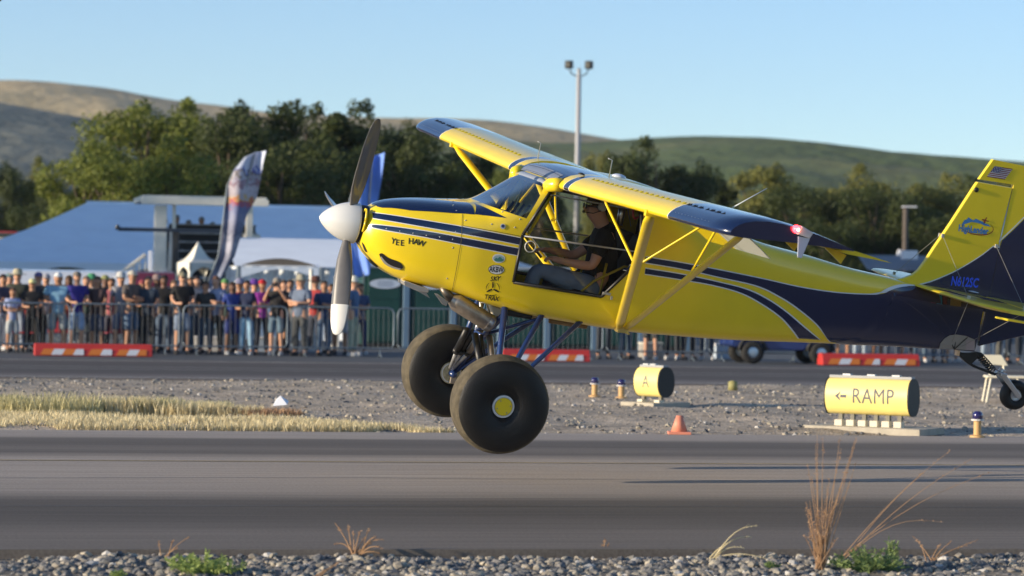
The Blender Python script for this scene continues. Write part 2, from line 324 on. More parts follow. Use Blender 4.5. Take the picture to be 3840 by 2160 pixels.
# ------------------------------------------------------------------ trees
def leaf_mat(name,c,c2):
    m,n,l,b=new_mat(name); g=n.new('ShaderNodeNewGeometry'); rp=ramp(n,l,g.outputs['Random Per Island'],[(0,c),(1,c2)])
    l.new(rp.outputs[0],b.inputs['Base Color']); b.inputs['Roughness'].default_value=.6; b.inputs['Specular IOR Level'].default_value=.3
    tr=n.new('ShaderNodeBsdfTranslucent'); l.new(rp.outputs[0],tr.inputs[0]); ms=n.new('ShaderNodeMixShader'); ms.inputs[0].default_value=.3
    l.new(b.outputs[0],ms.inputs[1]); l.new(tr.outputs[0],ms.inputs[2]); l.new(ms.outputs[0],n['Material Output'].inputs[0]); return m
leafA=leaf_mat('broad_leaf_green',(.10,.135,.02),(.22,.24,.045)); leafB=leaf_mat('dark_leaf_green',(.035,.055,.016),(.085,.105,.028)); leafC=leaf_mat('olive_leaf_green',(.13,.14,.035),(.24,.235,.06))
bark=mat('bark',(.10,.075,.05),.9,var=.3,bump=.5)
def tree_mesh(seed,H,W,nleaf,leaf,shape='round'):
    r=random.Random(seed); blobs=[]
    nb=46
    for i in range(nb):
        t=r.uniform(.08,.9); 
        prof={'round':math.sin(min(1,(t-.02)*1.02)*math.pi)**.5,'cone':max(.08,1.1-t)*.95,'wide':math.sin(min(1,t)*math.pi)**.35}[shape]
        a=r.uniform(0,6.28); rr=W/2*prof*math.sqrt(r.uniform(.1,1))*.8
        s=W*r.uniform(.11,.21)*(.6 if shape=='cone' else 1)*(1.15-.4*t); blobs.append((Vector((rr*math.cos(a),rr*math.sin(a),H*t)),s))
    for i in range(9):                         # shoots that break the top outline
        c0,s0=max(blobs[r.randrange(len(blobs))],blobs[r.randrange(len(blobs))],blobs[r.randrange(len(blobs))],key=lambda q_:q_[0].z); blobs.append((c0+Vector((r.uniform(-.6,.6)*s0,r.uniform(-.6,.6)*s0,s0*.85)),s0*r.uniform(.3,.5)))
    b=MB(); tot=sum(s*s for _,s in blobs)
    for c,s in blobs:
        k=int(nleaf*s*s/tot)
        for j in range(k):
            d=Vector((r.gauss(0,1),r.gauss(0,1),r.gauss(0,1))).normalized(); q=s*(.55+.55*r.random()**.6)*(1+.35*noise.noise(d*2.3+c))
            p=c+Vector((d.x*q,d.y*q,d.z*q*.85)); n_=(d+Vector((r.gauss(0,.6),r.gauss(0,.6),r.gauss(0,.6)))).normalized()
            t1=n_.orthogonal().normalized(); t1.rotate(Matrix.Rotation(r.uniform(0,6.28),3,n_)); t2=n_.cross(t1); z=leaf*r.uniform(.6,1.3)
            b.add([p-t1*z,p+t2*z*.55,p+t1*z,p-t2*z*.55],[(0,1,2,3)])
    tb=MB(); tb.tube([(0,0,-.3),(.05*W*r.uniform(-1,1),0,H*.3),(0,.03*W,H*.6),(0,0,H*.85)],[W*.04,W*.03,W*.018,W*.006],8)
    for c,s in blobs[:16]: 
        z0=min(c.z*.55,H*.5); tb.tube([(0,0,z0),(c.x*.5,c.y*.5,(z0+c.z)*.52),tuple(c)],[W*.014,W*.009,W*.003],5)
    return b,tb
TM=[]
for sd,H,W,nl_,lf,sh in [(1,9,5.6,30000,.085,'round'),(2,9,6.4,32000,.085,'wide'),(3,9,3.8,18000,.08,'cone'),(5,9,5.0,28000,.09,'round')]:
    a,b2=tree_mesh(sd,H,W,nl_,lf,sh); TM.append((a.mesh('crown',leafA,fixn=False),b2.mesh('trunk',bark,smooth=True)))
def tree(px,ytop,yc,kind,leaf,wpx,label,group,name='tree'):
    Y=yc; p=P(px,ytop,Y); H=p.z*1.09+.1; W={0:5.6,1:6.4,2:3.8,3:5.0}[kind]; sx=(wpx/F*Y)/W
    o=empty(name,label,'tree',group,(p.x,Y,-.1),rnd.uniform(0,6.28))
    c=link('crown',TM[kind][0],o); c.scale=(sx,sx,H/9)
    c.material_slots[0].link='OBJECT'; c.material_slots[0].material=leaf
    t=link('trunk',TM[kind][1],o); t.scale=(sx,sx,H/9); return o
LT=[(330,560,112,3,leafA,300,'bright yellow-green leafy tree at the left end of the row behind the white marquee'),
(560,430,118,1,leafA,420,'tall leafy green tree, second from the left in the row behind the marquee'),
(760,425,121,0,leafA,380,'broad green tree right behind the cream canopy of the grandstand'),
(960,420,118,3,leafB,380,'dark rounded tree behind the printed feather flag'),
(860,470,114,1,leafB,330,'lower dark tree in front of the row, left of the printed feather flag'),
(1150,440,122,0,leafB,360,'dark wide tree between the printed flag and the propeller'),
(1300,405,120,2,leafB,330,'pointed dark conifer with two spires above the propeller'),
(1385,430,121,0,leafB,340,'dark tree directly behind the upright propeller blade'),
(1530,500,119,1,leafB,330,'dark tree between the propeller and the far wing tip'),
(1250,560,113,1,leafB,420,'low dark tree filling the row behind the spinner'),
(1600,640,116,3,leafB,300,'low dark tree above the engine cowling'),
(1740,590,125,3,leafB,260,'small dark tree behind the windshield'),
(450,610,108,1,leafA,360,'low spreading green tree right behind the marquee ridge'),
(670,560,107,0,leafA,330,'light green tree behind the cream canopy roof edge'),
(1060,600,110,1,leafB,400,'low dark tree behind the marquee roof right of the printed flag')]
for t_ in LT: tree(*(t_[:5]+(int(t_[5]*1.5),)+t_[6:]),'trees behind the marquee')
RT=[(1880,640,150,1,leafA,260,'yellow-green tree seen under the far wing above the windshield'),
(2020,650,140,0,leafB,260,'dark tree seen through the windshield'),
(2240,600,160,3,leafC,150,'small olive tree just right of the floodlight mast'),
(2460,558,150,0,leafB,340,'large dark tree rising above the near wing, against the green hill'),
(2330,610,148,3,leafB,220,'dark tree left of the largest one above the near wing'),
(2620,640,152,1,leafB,250,'medium dark tree above the near wing panel'),
(2720,655,155,2,leafB,200,'narrow dark tree between two rounder ones above the navy wing tip'),
(2880,650,146,3,leafC,330,'sunlit olive tree behind the whip antenna'),
(3010,720,142,1,leafB,300,'low dark tree behind the red wing tip light'),
(3180,655,146,0,leafC,340,'sunlit olive tree right of the near wing tip'),
(3290,720,141,1,leafB,330,'dark spreading tree behind the aft fuselage'),
(3440,715,148,3,leafC,300,'olive tree behind the small lamp post'),
(3580,690,150,0,leafC,320,'olive tree just left of the tail fin'),
(3540,820,140,1,leafB,380,'low dark tree at the foot of the tail fin'),
(3740,690,152,3,leafB,330,'dark tree hidden mostly by the rudder'),
(2740,800,138,1,leafB,330,'low dark tree behind the near wing tip'),
(3090,840,138,1,leafB,330,'low dark hedge-like tree above the fuselage spine'),
(2560,780,140,0,leafB,300,'low dark tree behind the wing roots'),
(3900,660,150,1,leafC,300,'olive tree at the right edge of the photo')]
for t_ in RT: tree(*(t_[:5]+(int(t_[5]*1.3),)+t_[6:]),'trees along the far side of the airfield, right')
for t_ in [(20,640,150,1,leafB,260,'hazy dark tree at the left edge of the photo'),(120,625,152,0,leafC,240,'olive tree with a lit top near the left edge'),(-90,640,150,1,leafB,260,'dark tree just outside the left edge'),(230,720,146,1,leafB,260,'dark tree left of the bright green tree, above the marquee slope'),(140,790,140,1,leafB,300,'low dark tree behind the left slope of the marquee'),(-10,800,143,0,leafB,240,'low dark tree above the parked cars at the left edge')]: tree(*t_,'trees at the far left')
rt_=random.Random(77); tb_=MB()
for i in range(46000):
    px=rt_.uniform(1350,4000) if i%3 else rt_.uniform(-200,1500); u_=px/90.0; top=835+45*noise.noise((u_*.35,1,0))+30*noise.noise((u_*1.3,2,0)); Y=rt_.uniform(160,168); zt=P(px,top,Y).z*(1-.35*((Y-160)/8-.5)**2); z=zt*rt_.random()**.7; x=P(px,1000,Y).x+.5*noise.noise((z*.8,u_,3)); q=Vector((x,Y+1.2*noise.noise((x*.5,z*.5,7)),z)); d=Vector((rt_.gauss(0,1),rt_.gauss(0,1),rt_.gauss(0,1))).normalized(); e=d.orthogonal().normalized(); k=rt_.uniform(.10,.2); tb_.add([q-d*k,q+e*k*.6,q+d*k,q-e*k*.6],[(0,1,2,3)])
tb_.build('distant_tree_line',leafB,fixn=False,kind='stuff',label='continuous low line of dark trees far behind the airfield',cat='trees')

for i,(x,y,h) in enumerate([(-44,79,18),(-40,84,17),(-45,88,19),(-41,92,18)]):  # unseen trees, added left of the view to keep sun off the marquee
    o=empty('tree',['nearest','second','third','farthest'][i]+' tall dark tree added left of the marquee, outside the picture, to shade it','tree','unseen trees added to shade the marquee',(x,y,-.1),i*1.3)
    c=link('crown',TM[1][0],o); c.scale=(1.5,1.5,h/9); c.material_slots[0].link='OBJECT'; c.material_slots[0].material=leafB; t=link('trunk',TM[1][1],o); t.scale=(1.5,1.5,h/9)
hm_=bpy.data.materials.new('haze_air'); hm_.use_nodes=True; n_=hm_.node_tree.nodes; n_.clear(); ou_=n_.new('ShaderNodeOutputMaterial'); pv_=n_.new('ShaderNodeVolumePrincipled'); pv_.inputs['Density'].default_value=.0001; pv_.inputs['Color'].default_value=(.86,.92,1,1); pv_.inputs['Anisotropy'].default_value=.2
hm_.node_tree.links.new(pv_.outputs[0],ou_.inputs['Volume']); hb_=MB(); hb_.box((0,1400,100),(5200,2900,206)); hb_.build('haze',hm_,kind='stuff',label='thin pale air between the camera and the hills',cat='haze')
# ------------------------------------------------------------------ things beyond the taxiway
def at_lane(px,yc,z=0.0): return PL(px,yc,z)
tentw=mat('tent_white_vinyl',(.86,.92,.99),.55,var=.04,scale=1.5,bump=.15,bscale=3)
cream=mat('cream_steel',(.78,.73,.62),.5,var=.08,scale=2); pole_m=mat('galvanised_steel',(.16,.20,.24),.5,metal=.3,var=.15,scale=4)
# big marquee: hip roof with a long ridge
def marquee():
    yc=98.0; o=empty('marquee','huge white marquee with a long ridge and arched valance behind the crowd','tent',None,tuple(at_lane(900,yc)))
    o.rotation_euler=(0,0,LANE); inv=o.matrix_basis.inverted() if False else (Matrix.Translation(o.location)@Matrix.Rotation(LANE,4,'Z')).inverted()
    def lp(px,py,dy): p=P(px,py,lane_y(px,yc+dy,py)); return inv@p
    rl=lp(325,757,7); rr=lp(1640,792,7); el=lp(-190,1000,0); er=lp(1900,1010,0); ez=(hz(300,985,yc)+hz(1200,1000,yc))/2; rz=(rl.z+rr.z)/2
    xl=lp(-260,985,0).x; xr=lp(2050,1015,0).x; D=14
    b=MB()
    def sag(a,c,u,v,k): return a.lerp(c,v)-Vector((0,0,k*math.sin(math.pi*v)))
    c=[Vector((xl,0,ez)),Vector((xr,0,ez)),Vector((xr,D,ez)),Vector((xl,D,ez))]; r1=Vector((rl.x,D/2,rz)); r2=Vector((min(rr.x,xr-4),D/2,rz))
    def panel(a,b2,d,e):   # a,b lower; d,e upper
        N,M=30,10; return b.grid(lambda u,v:a.lerp(b2,u).lerp(d.lerp(e,u),v)-Vector((0,0,.16*math.sin(math.pi*v)+.10*(1-v)*math.sin(math.pi*min(1,u))**2*0)),N,M)
    panel(c[0],c[1],r1,r2); panel(c[1],c[2],r2,r2); panel(c[2],c[3],r2,r1); panel(c[3],c[0],r1,r1)
    b.build('roof',tentw,o,smooth=True)
    # valances with shallow arches between legs
    legs=[xl+(xr-xl)*i/7 for i in range(8)]
    for i in range(7):
        a,e=legs[i],legs[i+1]; b=MB(); b.grid(lambda u,v:(a+(e-a)*u,-.03,ez-(.05+.42*(2*u-1)**2+.10)*v+.0),16,2); b.build('valance',tentw,o,smooth=True)
    for i,x in enumerate(legs):
        b=MB(); b.tube([(x,.05,0),(x,.05,ez)],.05,8); b.build('leg',pole_m,o,smooth=True)
    for i in (3,4,5,6):
        a,e=legs[i],legs[i+1]; b=MB(); b.grid(lambda u,v:(a+(e-a)*u,5+.05*math.sin(u*40),ez*v),40,2); b.build('side_wall',tentw,o,smooth=True)
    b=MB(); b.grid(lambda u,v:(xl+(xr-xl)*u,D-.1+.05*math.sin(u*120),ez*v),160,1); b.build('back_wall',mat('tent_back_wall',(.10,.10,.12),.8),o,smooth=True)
    b=MB(); b.tube([r1,r2],.07,6); b.build('ridge_tube',tentw,o,smooth=True)
marquee()
def popup(label,px0,px1,pye,pyp,yc,m):
    p0,p1=at_lane(px0,yc),at_lane(px1,yc); c=(p0+p1)/2; W=(p1-p0).length; o=empty('canopy_tent',label,'canopy',None,(c.x,c.y,0)); o.rotation_euler=(0,0,LANE+.35)
    ez=hz((px0+px1)/2,pye,yc); pz=hz((px0+px1)/2,pyp,yc); b=MB(); h=W/2*.9; cs=[Vector((-h,-h,ez)),Vector((h,-h,ez)),Vector((h,h,ez)),Vector((-h,h,ez))]; pk=Vector((0,0,pz))
    for a,e in zip(cs,cs[1:]+cs[:1]): b.grid(lambda u,v:a.lerp(e,u).lerp(pk,v)-Vector((0,0,.12*math.sin(math.pi*v))),8,6)
    b.build('roof',m,o,smooth=False)
    for a,e in zip(cs,cs[1:]+cs[:1]): b=MB(); b.grid(lambda u,v:a.lerp(e,u)-Vector((0,0,v*(.12+.30*(2*u-1)**2))),12,1); b.build('valance',m,o)
    for a in cs: b=MB(); b.tube([(a.x,a.y,0),(a.x,a.y,ez)],.03,6); b.build('leg',pole_m,o)
creamv=mat('cream_canopy_vinyl',(.78,.75,.66),.6)
popup('small cream pop-up canopy with an arched side, lit by the sun, below the grandstand',672,800,985,905,84,creamv)
popup('second cream pop-up canopy, mostly hidden behind the printed feather flag',868,985,905,828,93,creamv)
# pavilion in front, right: white tent with a brown arch
def side_tent():
    yc=82; p0,p1=at_lane(875,yc),at_lane(1345,yc); c=(p0+p1)/2; W=(p1-p0).length; o=empty('white_pavilion','white walled pavilion with a wide brown-lined arch left of the green toilets','tent',None,(c.x,c.y,0)); o.rotation_euler=(0,0,LANE)
    ez=hz(1100,1000,yc); tz=hz(1100,885,yc); b=MB(); h=W/2
    b.grid(lambda u,v:(-h+W*u,5*v-.0,ez+(tz-ez)*math.sin(v*math.pi/2)),12,8); b.build('roof',tentw,o,smooth=True)
    b=MB(); 
    b.grid(lambda u,v:(-h+W*.05+W*.62*u,-.04,ez-.04-(.30-.24*math.sin(math.pi*u))*v+.02),18,1); b.build('valance',tentw,o)
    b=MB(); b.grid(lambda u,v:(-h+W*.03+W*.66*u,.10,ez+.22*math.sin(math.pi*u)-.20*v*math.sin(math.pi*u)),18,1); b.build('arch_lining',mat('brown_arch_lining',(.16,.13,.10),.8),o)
    b=MB(); b.grid(lambda u,v:(-h+W*u,2.6+.06*math.sin(u*50),ez*v),50,1); b.build('back_wall',tentw,o,smooth=True)
    for x in (-h+.1,h*.38,h-.1): b=MB(); b.tube([(x,0,0),(x,0,ez)],.05,8); b.build('leg',pole_m,o)
side_tent()
# cream weight boots on tent legs
def leg_cover(px,pyt,yc,w_,label):
    p=at_lane(px,yc); zt=hz(px,pyt,yc); o=empty('tent_leg',label,'tent pole','sunlit tent legs with weighted covers',(p.x,p.y,0)); b=MB(); b.tube([(0,0,0),(0,0,zt)],.05,8); b.build('pole',creamv,o)
    b=MB(); 
    b.add([(-w_,-w_*.6,0),(w_,-w_*.6,0),(w_,w_*.6,0),(-w_,w_*.6,0),(-w_*.55,-w_*.35,1.0),(w_*.55,-w_*.35,1.0),(w_*.55,w_*.35,1.0),(-w_*.55,w_*.35,1.0)],[(0,1,5,4),(1,2,6,5),(2,3,7,6),(3,0,4,7),(4,5,6,7),(3,2,1,0)]); b.build('weight_cover',creamv,o,bevel=.02)
leg_cover(1163,1010,71,.17,'cream tent leg with a flared weight cover, right of the man in the straw hat')
leg_cover(1258,1035,74,.10,'thin cream tent leg just left of the propeller')
leg_cover(708,1015,73,.10,'cream tent leg behind the man in black with the tan cap')
# grandstand
def grandstand():
    yc=90; p0,p1=at_lane(520,yc),at_lane(985,yc); c=(p0+p1)/2; W=(p1-p0).length; h=W/2
    o=empty('grandstand','cream steel grandstand with a flat canopy roof, rows of benches and a side stair','grandstand',None,(c.x,c.y,0)); o.rotation_euler=(0,0,LANE)
    zt=hz(750,735,yc); z2=hz(750,775,yc); b=MB()
    b.box((0,1.5,(zt+z2)/2+.05),(W,4.2,(zt-z2)*.55)); b.build('canopy_roof',cream,o,bevel=.03)
    b=MB(); b.box((0,-.68,z2+.12),(W*1.02,.10,.18)); b.build('canopy_beam',cream,o,bevel=.01)
    for x,wd in ((-h+.55,.36),(h-.5,.2)):
        b=MB(); b.box((x,-.4,z2/2),(wd,.3,z2)); b.build('post',cream,o,bevel=.02)
    b=MB(); b.box((-h+.95,-.35,z2/2+.4),(.10,.1,z2*.8)); b.build('post',cream,o)
    wood=mat('grey_bench',(.30,.30,.31),.6,var=.2,scale=5)
    for i in range(11):
        z=.6+.27*i; b=MB(); b.box((.5,-1.2+.36*i,z),(W*.72,.28,.05)); b.build('bench',wood,o)
        b=MB(); b.box((.5,-1.05+.36*i,z-.12),(W*.72,.03,.22)); b.build('riser',mat('dark_riser',(.03,.033,.04),.8),o)
    b=MB(); st=Vector((-h+.1,-.9,2.35)); en=Vector((-h-1.25,-.9,1.3)); b.tube([st,en],.05,6); b.build('stair_rail',cream,o)
    for i in range(9):
        t=i/8; p=st.lerp(en,t); b=MB(); b.box((p.x,-.5,p.z-.55),(.26,1.0,.05)); b.build('stair_tread',wood,o); b=MB(); b.tube([p,(p.x,p.y,p.z-.85)],.02,5); b.build('baluster',cream,o)
    b=MB(); b.box((h-.4,-.2,2.8),(.5,.25,.4)); b.build('speaker_box',cream,o,bevel=.02)
grandstand()
# parked aeroplanes behind the crowd
def parked_high_wing():
    yc=78; p=at_lane(560,yc); o=empty('parked_aeroplane','parked white high-wing light aeroplane with a maroon wing root, behind the crowd at the left','airplane',None,(p.x,p.y,0)); o.rotation_euler=(0,0,LANE)
    wt=mat('parked_white_paint',(.72,.74,.78),.3,coat=.5); mr=mat('maroon_paint',(.16,.02,.04),.3,coat=.5); z=hz(400,1042,yc)
    x=lambda px:at_lane(px,yc).x-p.x
    def wingp(name,a,c,m): b=MB(); b.prism([(-.75,z-.20),(-.72,z-.13),(-.3,z+.14),(.3,z+.19),(.8,z+.17),(.8,z+.13),(0,z-.05)],a,c,'x'); b.build(name,m,o,bevel=.02)
    wingp('wing',x(-260),x(498),wt); wingp('wing_root',x(499),x(650),mr)
    b=MB(); b.tube([(x(600),-.9,1.05),(x(600),.0,1.15),(x(600),1.6,1.15),(x(600),4.2,1.2)],[.35,.50,.45,.12],14); b.build('fuselage',wt,o,smooth=True)
    b=MB(); b.tube([(x(235),-.0,z-.06),(x(560),-.1,.95)],.045,6); b.build('wing_strut',creamv,o)
    b=MB(); b.tube([(x(262),.3,z-.06),(x(345),-.2,z-.5)],.05,6); b.build('wing_strut',creamv,o)
    for s_ in (-.5,.5): b=MB(); b.lathe([(.001,-.07),(.2,-.06),(.2,.06),(.001,.07)],(x(600)+s_*1.6,.2,.2),'x',16); b.build('wheel',mat('small_tyre',(.02,.02,.02),.7),o)
    b=MB(); b.prism([(3.4,1.3),(4.2,1.3),(4.3,2.4),(3.9,2.4)],x(600)-.04,x(600)+.04,'x'); b.build('tail_fin',wt,o)
parked_high_wing()
def t_tail():
    yc=86; p=at_lane(652,yc); o=empty('parked_turboprop','parked dark T-tail aeroplane seen from behind, its tailplane above the crowd','airplane',None,(p.x,p.y,0)); o.rotation_euler=(0,0,LANE)
    dk=mat('slate_paint',(.02,.028,.04),.35,coat=.5); z=hz(640,864,yc); W=hz(0,0,1) ; x=lambda px:at_lane(px,yc).x-p.x
    b=MB(); b.prism([(-.2,z-.05),(-.1,z+.06),(.5,z+.03),(.6,z-.02)],x(432),x(830),'x'); b.build('tailplane',dk,o,bevel=.02)
    b=MB(); b.tube([(x(428),-.2,z+.06),(x(432),.5,z+.05)],.07,8); b.build('tailplane_tip',dk,o,smooth=True)
    b=MB(); b.prism([(-.1,z),(.9,z),(2.0,1.5),(.2,1.3)],-.10,.10,'x'); b.build('tail_fin',dk,o,bevel=.03)
    b=MB(); b.tube([(0,.1,1.3),(0,1.5,1.35),(0,4,1.3),(0,8,1.3)],[.12,.35,.7,.6],14); b.build('fuselage',mat('parked_white_paint',(.7,.7,.7),.3),o,smooth=True)
    b=MB(); b.prism([(x(645),1.75),(x(600),1.55),(x(585),1.35),(x(640),1.4)],-.1,.05,'y'); b.build('fin_fillet',creamv,o,bevel=.02)
t_tail()
# feather flags
def feather(name,label,pts_l,pts_r,yc,m,base_px,extra=None):
    p=at_lane(base_px,yc); o=empty(name,label,'flag',None,(p.x,p.y,0))
    def w(px,py): q=P(px,py,lane_y(px,yc,py)); return q-Vector((p.x,p.y,0))
    A=[w(*q) for q in pts_l]; B=[w(*q) for q in pts_r]; b=MB(); N=len(A)-1
    def fn(u,v):
        i=min(int(u*N),N-1); t=u*N-i; a=A[i].lerp(A[i+1],t); c=B[i].lerp(B[i+1],t); q=a.lerp(c,v); q.y+=.14*math.sin(v*5+u*6)*(.3+v); return q
    b.grid(fn,60,14); f=b.build('banner',m,o,smooth=True); s=f.modifiers.new('t','SOLIDIFY'); s.thickness=.01
    b=MB(); edge=A if name=='printed_feather_flag' else A
    b.tube([Vector((0,0,0)),A[-1]+Vector((-.02,0,0))]+[a+Vector((-.02,0,0)) for a in A[::-1][1:]],.022,6); b.build('pole',pole_m,o,smooth=True)
    b=MB(); b.lathe([(.001,0),(.28,.0),(.28,.06),(.05,.10),(.001,.1)],(0,0,0),'z',16); b.build('base',blk_,o)
blk_=mat('black_base',(.02,.02,.02),.7)
def printed():
    m,n,l,b=new_mat('printed_flag_cloth'); tc=n.new('ShaderNodeTexCoord'); sx=n.new('ShaderNodeSeparateXYZ'); l.new(tc.outputs['Object'],sx.inputs[0])
    mr=n.new('ShaderNodeMapRange'); mr.inputs[1].default_value=2.0; mr.inputs[2].default_value=4.85; 
    nz=n.new('ShaderNodeTexNoise'); nz.inputs['Scale'].default_value=9; nz.inputs['Detail'].default_value=5; l.new(tc.outputs['Object'],nz.inputs[0]); ma=n.new('ShaderNodeMath'); ma.operation='MULTIPLY_ADD'; ma.inputs[1].default_value=.75; l.new(nz.outputs['Fac'],ma.inputs[0]); l.new(sx.outputs['Z'],ma.inputs[2]); l.new(ma.outputs[0],mr.inputs[0])
    rp=ramp(n,l,mr.outputs[0],[(0,(.20,.24,.34)),(.18,(.10,.11,.17)),(.30,(.32,.33,.42)),(.42,(.08,.09,.16)),(.52,(.20,.22,.34)),(.62,(.13,.16,.32)),(.68,(.50,.06,.06)),(.70,(.62,.40,.10)),(.73,(.42,.36,.40)),(.80,(.55,.50,.55)),(.84,(.25,.12,.16)),(.88,(.5,.5,.6)),(.93,(.22,.18,.14)),(.955,(.05,.10,.5)),(.97,(.55,.60,.75))])
    l.new(rp.outputs[0],b.inputs['Base Color']); b.inputs['Roughness'].default_value=.6; return m
feather('printed_feather_flag','tall feather flag printed grey, white, red and yellow, leaning right over the crowd',[(770,1090),(822,960),(843,800),(855,700),(880,640),(920,590),(960,570)],[(800,1100),(880,960),(925,800),(960,740),(975,680),(990,610),(1002,566)],74,printed(),768)
bluef=mat('blue_flag_cloth',(.16,.30,.78),.6,var=.2,scale=1.5)
feather('blue_feather_flag','plain blue feather flag behind the propeller',[(1330,1045),(1316,960),(1308,850),(1312,760),(1335,690),(1370,625),(1400,585)],[(1388,1030),(1392,960),(1400,850),(1414,760),(1427,690),(1437,625),(1444,572)],76,bluef,1345)
# portable toilets
tgreen=mat('toilet_green_plastic',(.008,.055,.045),.5,var=.12,scale=2); tpost=mat('toilet_blue_grey_post',(.13,.22,.32),.5); toff=mat('toilet_pale_band',(.35,.42,.5),.5)
def toilet():
    o=empty('portable_toilet','x','portable toilet','green portable toilets in a row'); W=1.12; H=2.02
    b=MB(); b.box((0,.6,H/2),(W,1.15,H)); b.build('cabin',tgreen,o,bevel=.03)
    b=MB(); b.box((-.04,.0,1.0),(.82,.05,1.72)); d=b.build('door',tgreen,o,bevel=.015)
    for z in (.28,.75,1.25): b=MB(); b.box((-.04,-.03,z),(.66,.02,.035)); b.build('door_rib',tgreen,d)
    b=MB(); vs=[(.40*math.cos(t*.2618)-.02,-.042,1.62+.125*math.sin(t*.2618)) for t in range(24)]; b.add(vs,[tuple(range(24))]); b.build('oval_sign',mat('oval_sign_white',(.62,.68,.78),.4),o)
    for k in range(4): b=MB(); b.box((-.02,-.047,1.68-.04*k),(.44-.05*abs(k-1.5),.003,.012)); b.build('sign_print',mat('sign_grey_print',(.2,.26,.36),.5),o)
    b=MB(); b.box((W/2-.02,-.01,1.0),(.17,.08,2.0)); b.build('corner_post',tpost,o,bevel=.02)
    b=MB(); b.box((0,.6,H+.04),(W*1.03,1.22,.09)); b.build('roof',toff,o,bevel=.03)
    b=MB(); b.box((0,.6,.05),(W*.98,1.2,.10)); b.build('skid',blk_,o); return o
t0=toilet(); tl=['green portable toilet nearest the propeller, leftmost of the row, its oval sign in full view','second green portable toilet from the left, its sign behind the oil cooler','third green portable toilet from the left, behind the exhaust muffler','fourth green portable toilet, seen between the blue gear legs','fifth green portable toilet, right of the gear legs','sixth green portable toilet, its foot showing under the wing strut fitting','seventh green portable toilet, the rightmost, mostly hidden by the yellow fuselage']
for i in range(7):
    o=t0 if i==0 else copy_tree(t0); px=1442+177*i if i<5 else 1442+177*4+177*(i-4); p=at_lane(px,76.5); o.location=(p.x,p.y,0); o.rotation_euler=(0,0,LANE); o['label']=tl[i]
# crowd-control barriers
def barrier():
    o=empty('crowd_barrier','x','barrier','steel crowd-control barriers along the apron'); b=MB(); W=2.28; h1,h0=1.09,.20; r_=.019
    ring=[(-W/2,0,h0+.08),(-W/2,0,h1-.12),(-W/2+.04,0,h1-.03),(-W/2+.12,0,h1),(W/2-.12,0,h1),(W/2-.04,0,h1-.03),(W/2,0,h1-.12),(W/2,0,h0+.08),(W/2-.05,0,h0),(-W/2+.05,0,h0),(-W/2,0,h0+.08)]
    b.tube(ring,r_,8); b.build('frame',pole_m,o,smooth=True); b=MB()
    for i in range(19): x=-W/2+.12+(W-.24)*i/18; b.tube([(x,0,h0),(x,0,h1)],.004,4)
    b.build('bars',mat('barrier_bars',(.07,.09,.11),.6),o,kind='stuff')
    for x in (-W/2+.3,W/2-.3): b=MB(); b.tube([(x,-.28,.01),(x,-.02,.06),(x,-.02,h0)],.015,6); b.tube([(x,.28,.01),(x,.02,.06),(x,.02,h0)],.015,6); b.build('foot',pole_m,o)
    return o
b0=barrier(); px=-130; k=0
bl=['in front of the seated people at the left edge','in front of the man in the light blue polo','in front of the man in the royal blue shirt','in front of the man in black with the tan cap','in front of the woman in the blue dress','in front of the man in the straw hat','in front of the leftmost green toilet','behind the front wheel, in front of the green toilets','behind the gear legs','under the wing strut fitting','left of the blue cart','behind the blue cart','behind the right striped barricade','behind the tail wheel','at the right edge of the photo']
while px<4000 and k<15:
    o=b0 if k==0 else copy_tree(b0); c=at_lane(px+190,66.6); p_=at_lane(px,66.6); o.location=(c.x,c.y,0); o.rotation_euler=(0,0,LANE+R([0,.6,-.5,.3][k%4])); o['label']='grey steel crowd-control barrier '+bl[k]
    # advance by 2.33 m along the lane
    q=p_+Vector((math.cos(LANE),math.sin(LANE),0))*2.33; px=CX+F*q.x/q.y; k+=1
# low striped barricades
redp=mat('red_barricade_plastic',(.50,.035,.03),.5,var=.12,scale=3); orp=mat('orange_stripe',(.70,.20,.03),.5); whp=mat('white_stripe_sheeting',(.70,.72,.78),.45)
def barricade(px0,px1,yc,seg,label):
    p0,p1=at_lane(px0,yc),at_lane(px1,yc); c=(p0+p1)/2; W=(p1-p0).length; o=empty('low_barricade',label,'barricade','low red barricades with striped faces',(c.x,c.y,0)); o.rotation_euler=(0,0,LANE)
    b=MB(); b.prism([(-.22,0),(.22,0),(.20,.12),(.13,.26),(-.13,.26),(-.20,.12)],-W/2,W/2,'x'); b.build('body',redp,o,bevel=.02)
    x=-W/2+.12
    for s_ in seg:
        w2=s_*(W-.2); b=MB(); n_=max(2,int(w2/.19)); 
        for i in range(n_):
            a=x+w2*i/n_; e=x+w2*(i+1)/n_; sk=.07; b.add([(a,-.223,.025),(e,-.223,.025),(min(e+sk,x+w2),-.21,.150),(min(a+sk,x+w2),-.21,.150)],[(0,1,2,3)],i%2)
        b.build('striped_board',[orp,whp],o); x+=w2+.09
barricade(128,570,64.9,[.40,.22,.28],'red barricade with orange and white stripes at the left, in front of the crowd')
barricade(1880,2208,64.9,[.45,.45],'red striped barricade seen behind the fat front tyre')
barricade(3075,3440,64.5,[.36,.18,.36],'red striped barricade right of the blue cart')
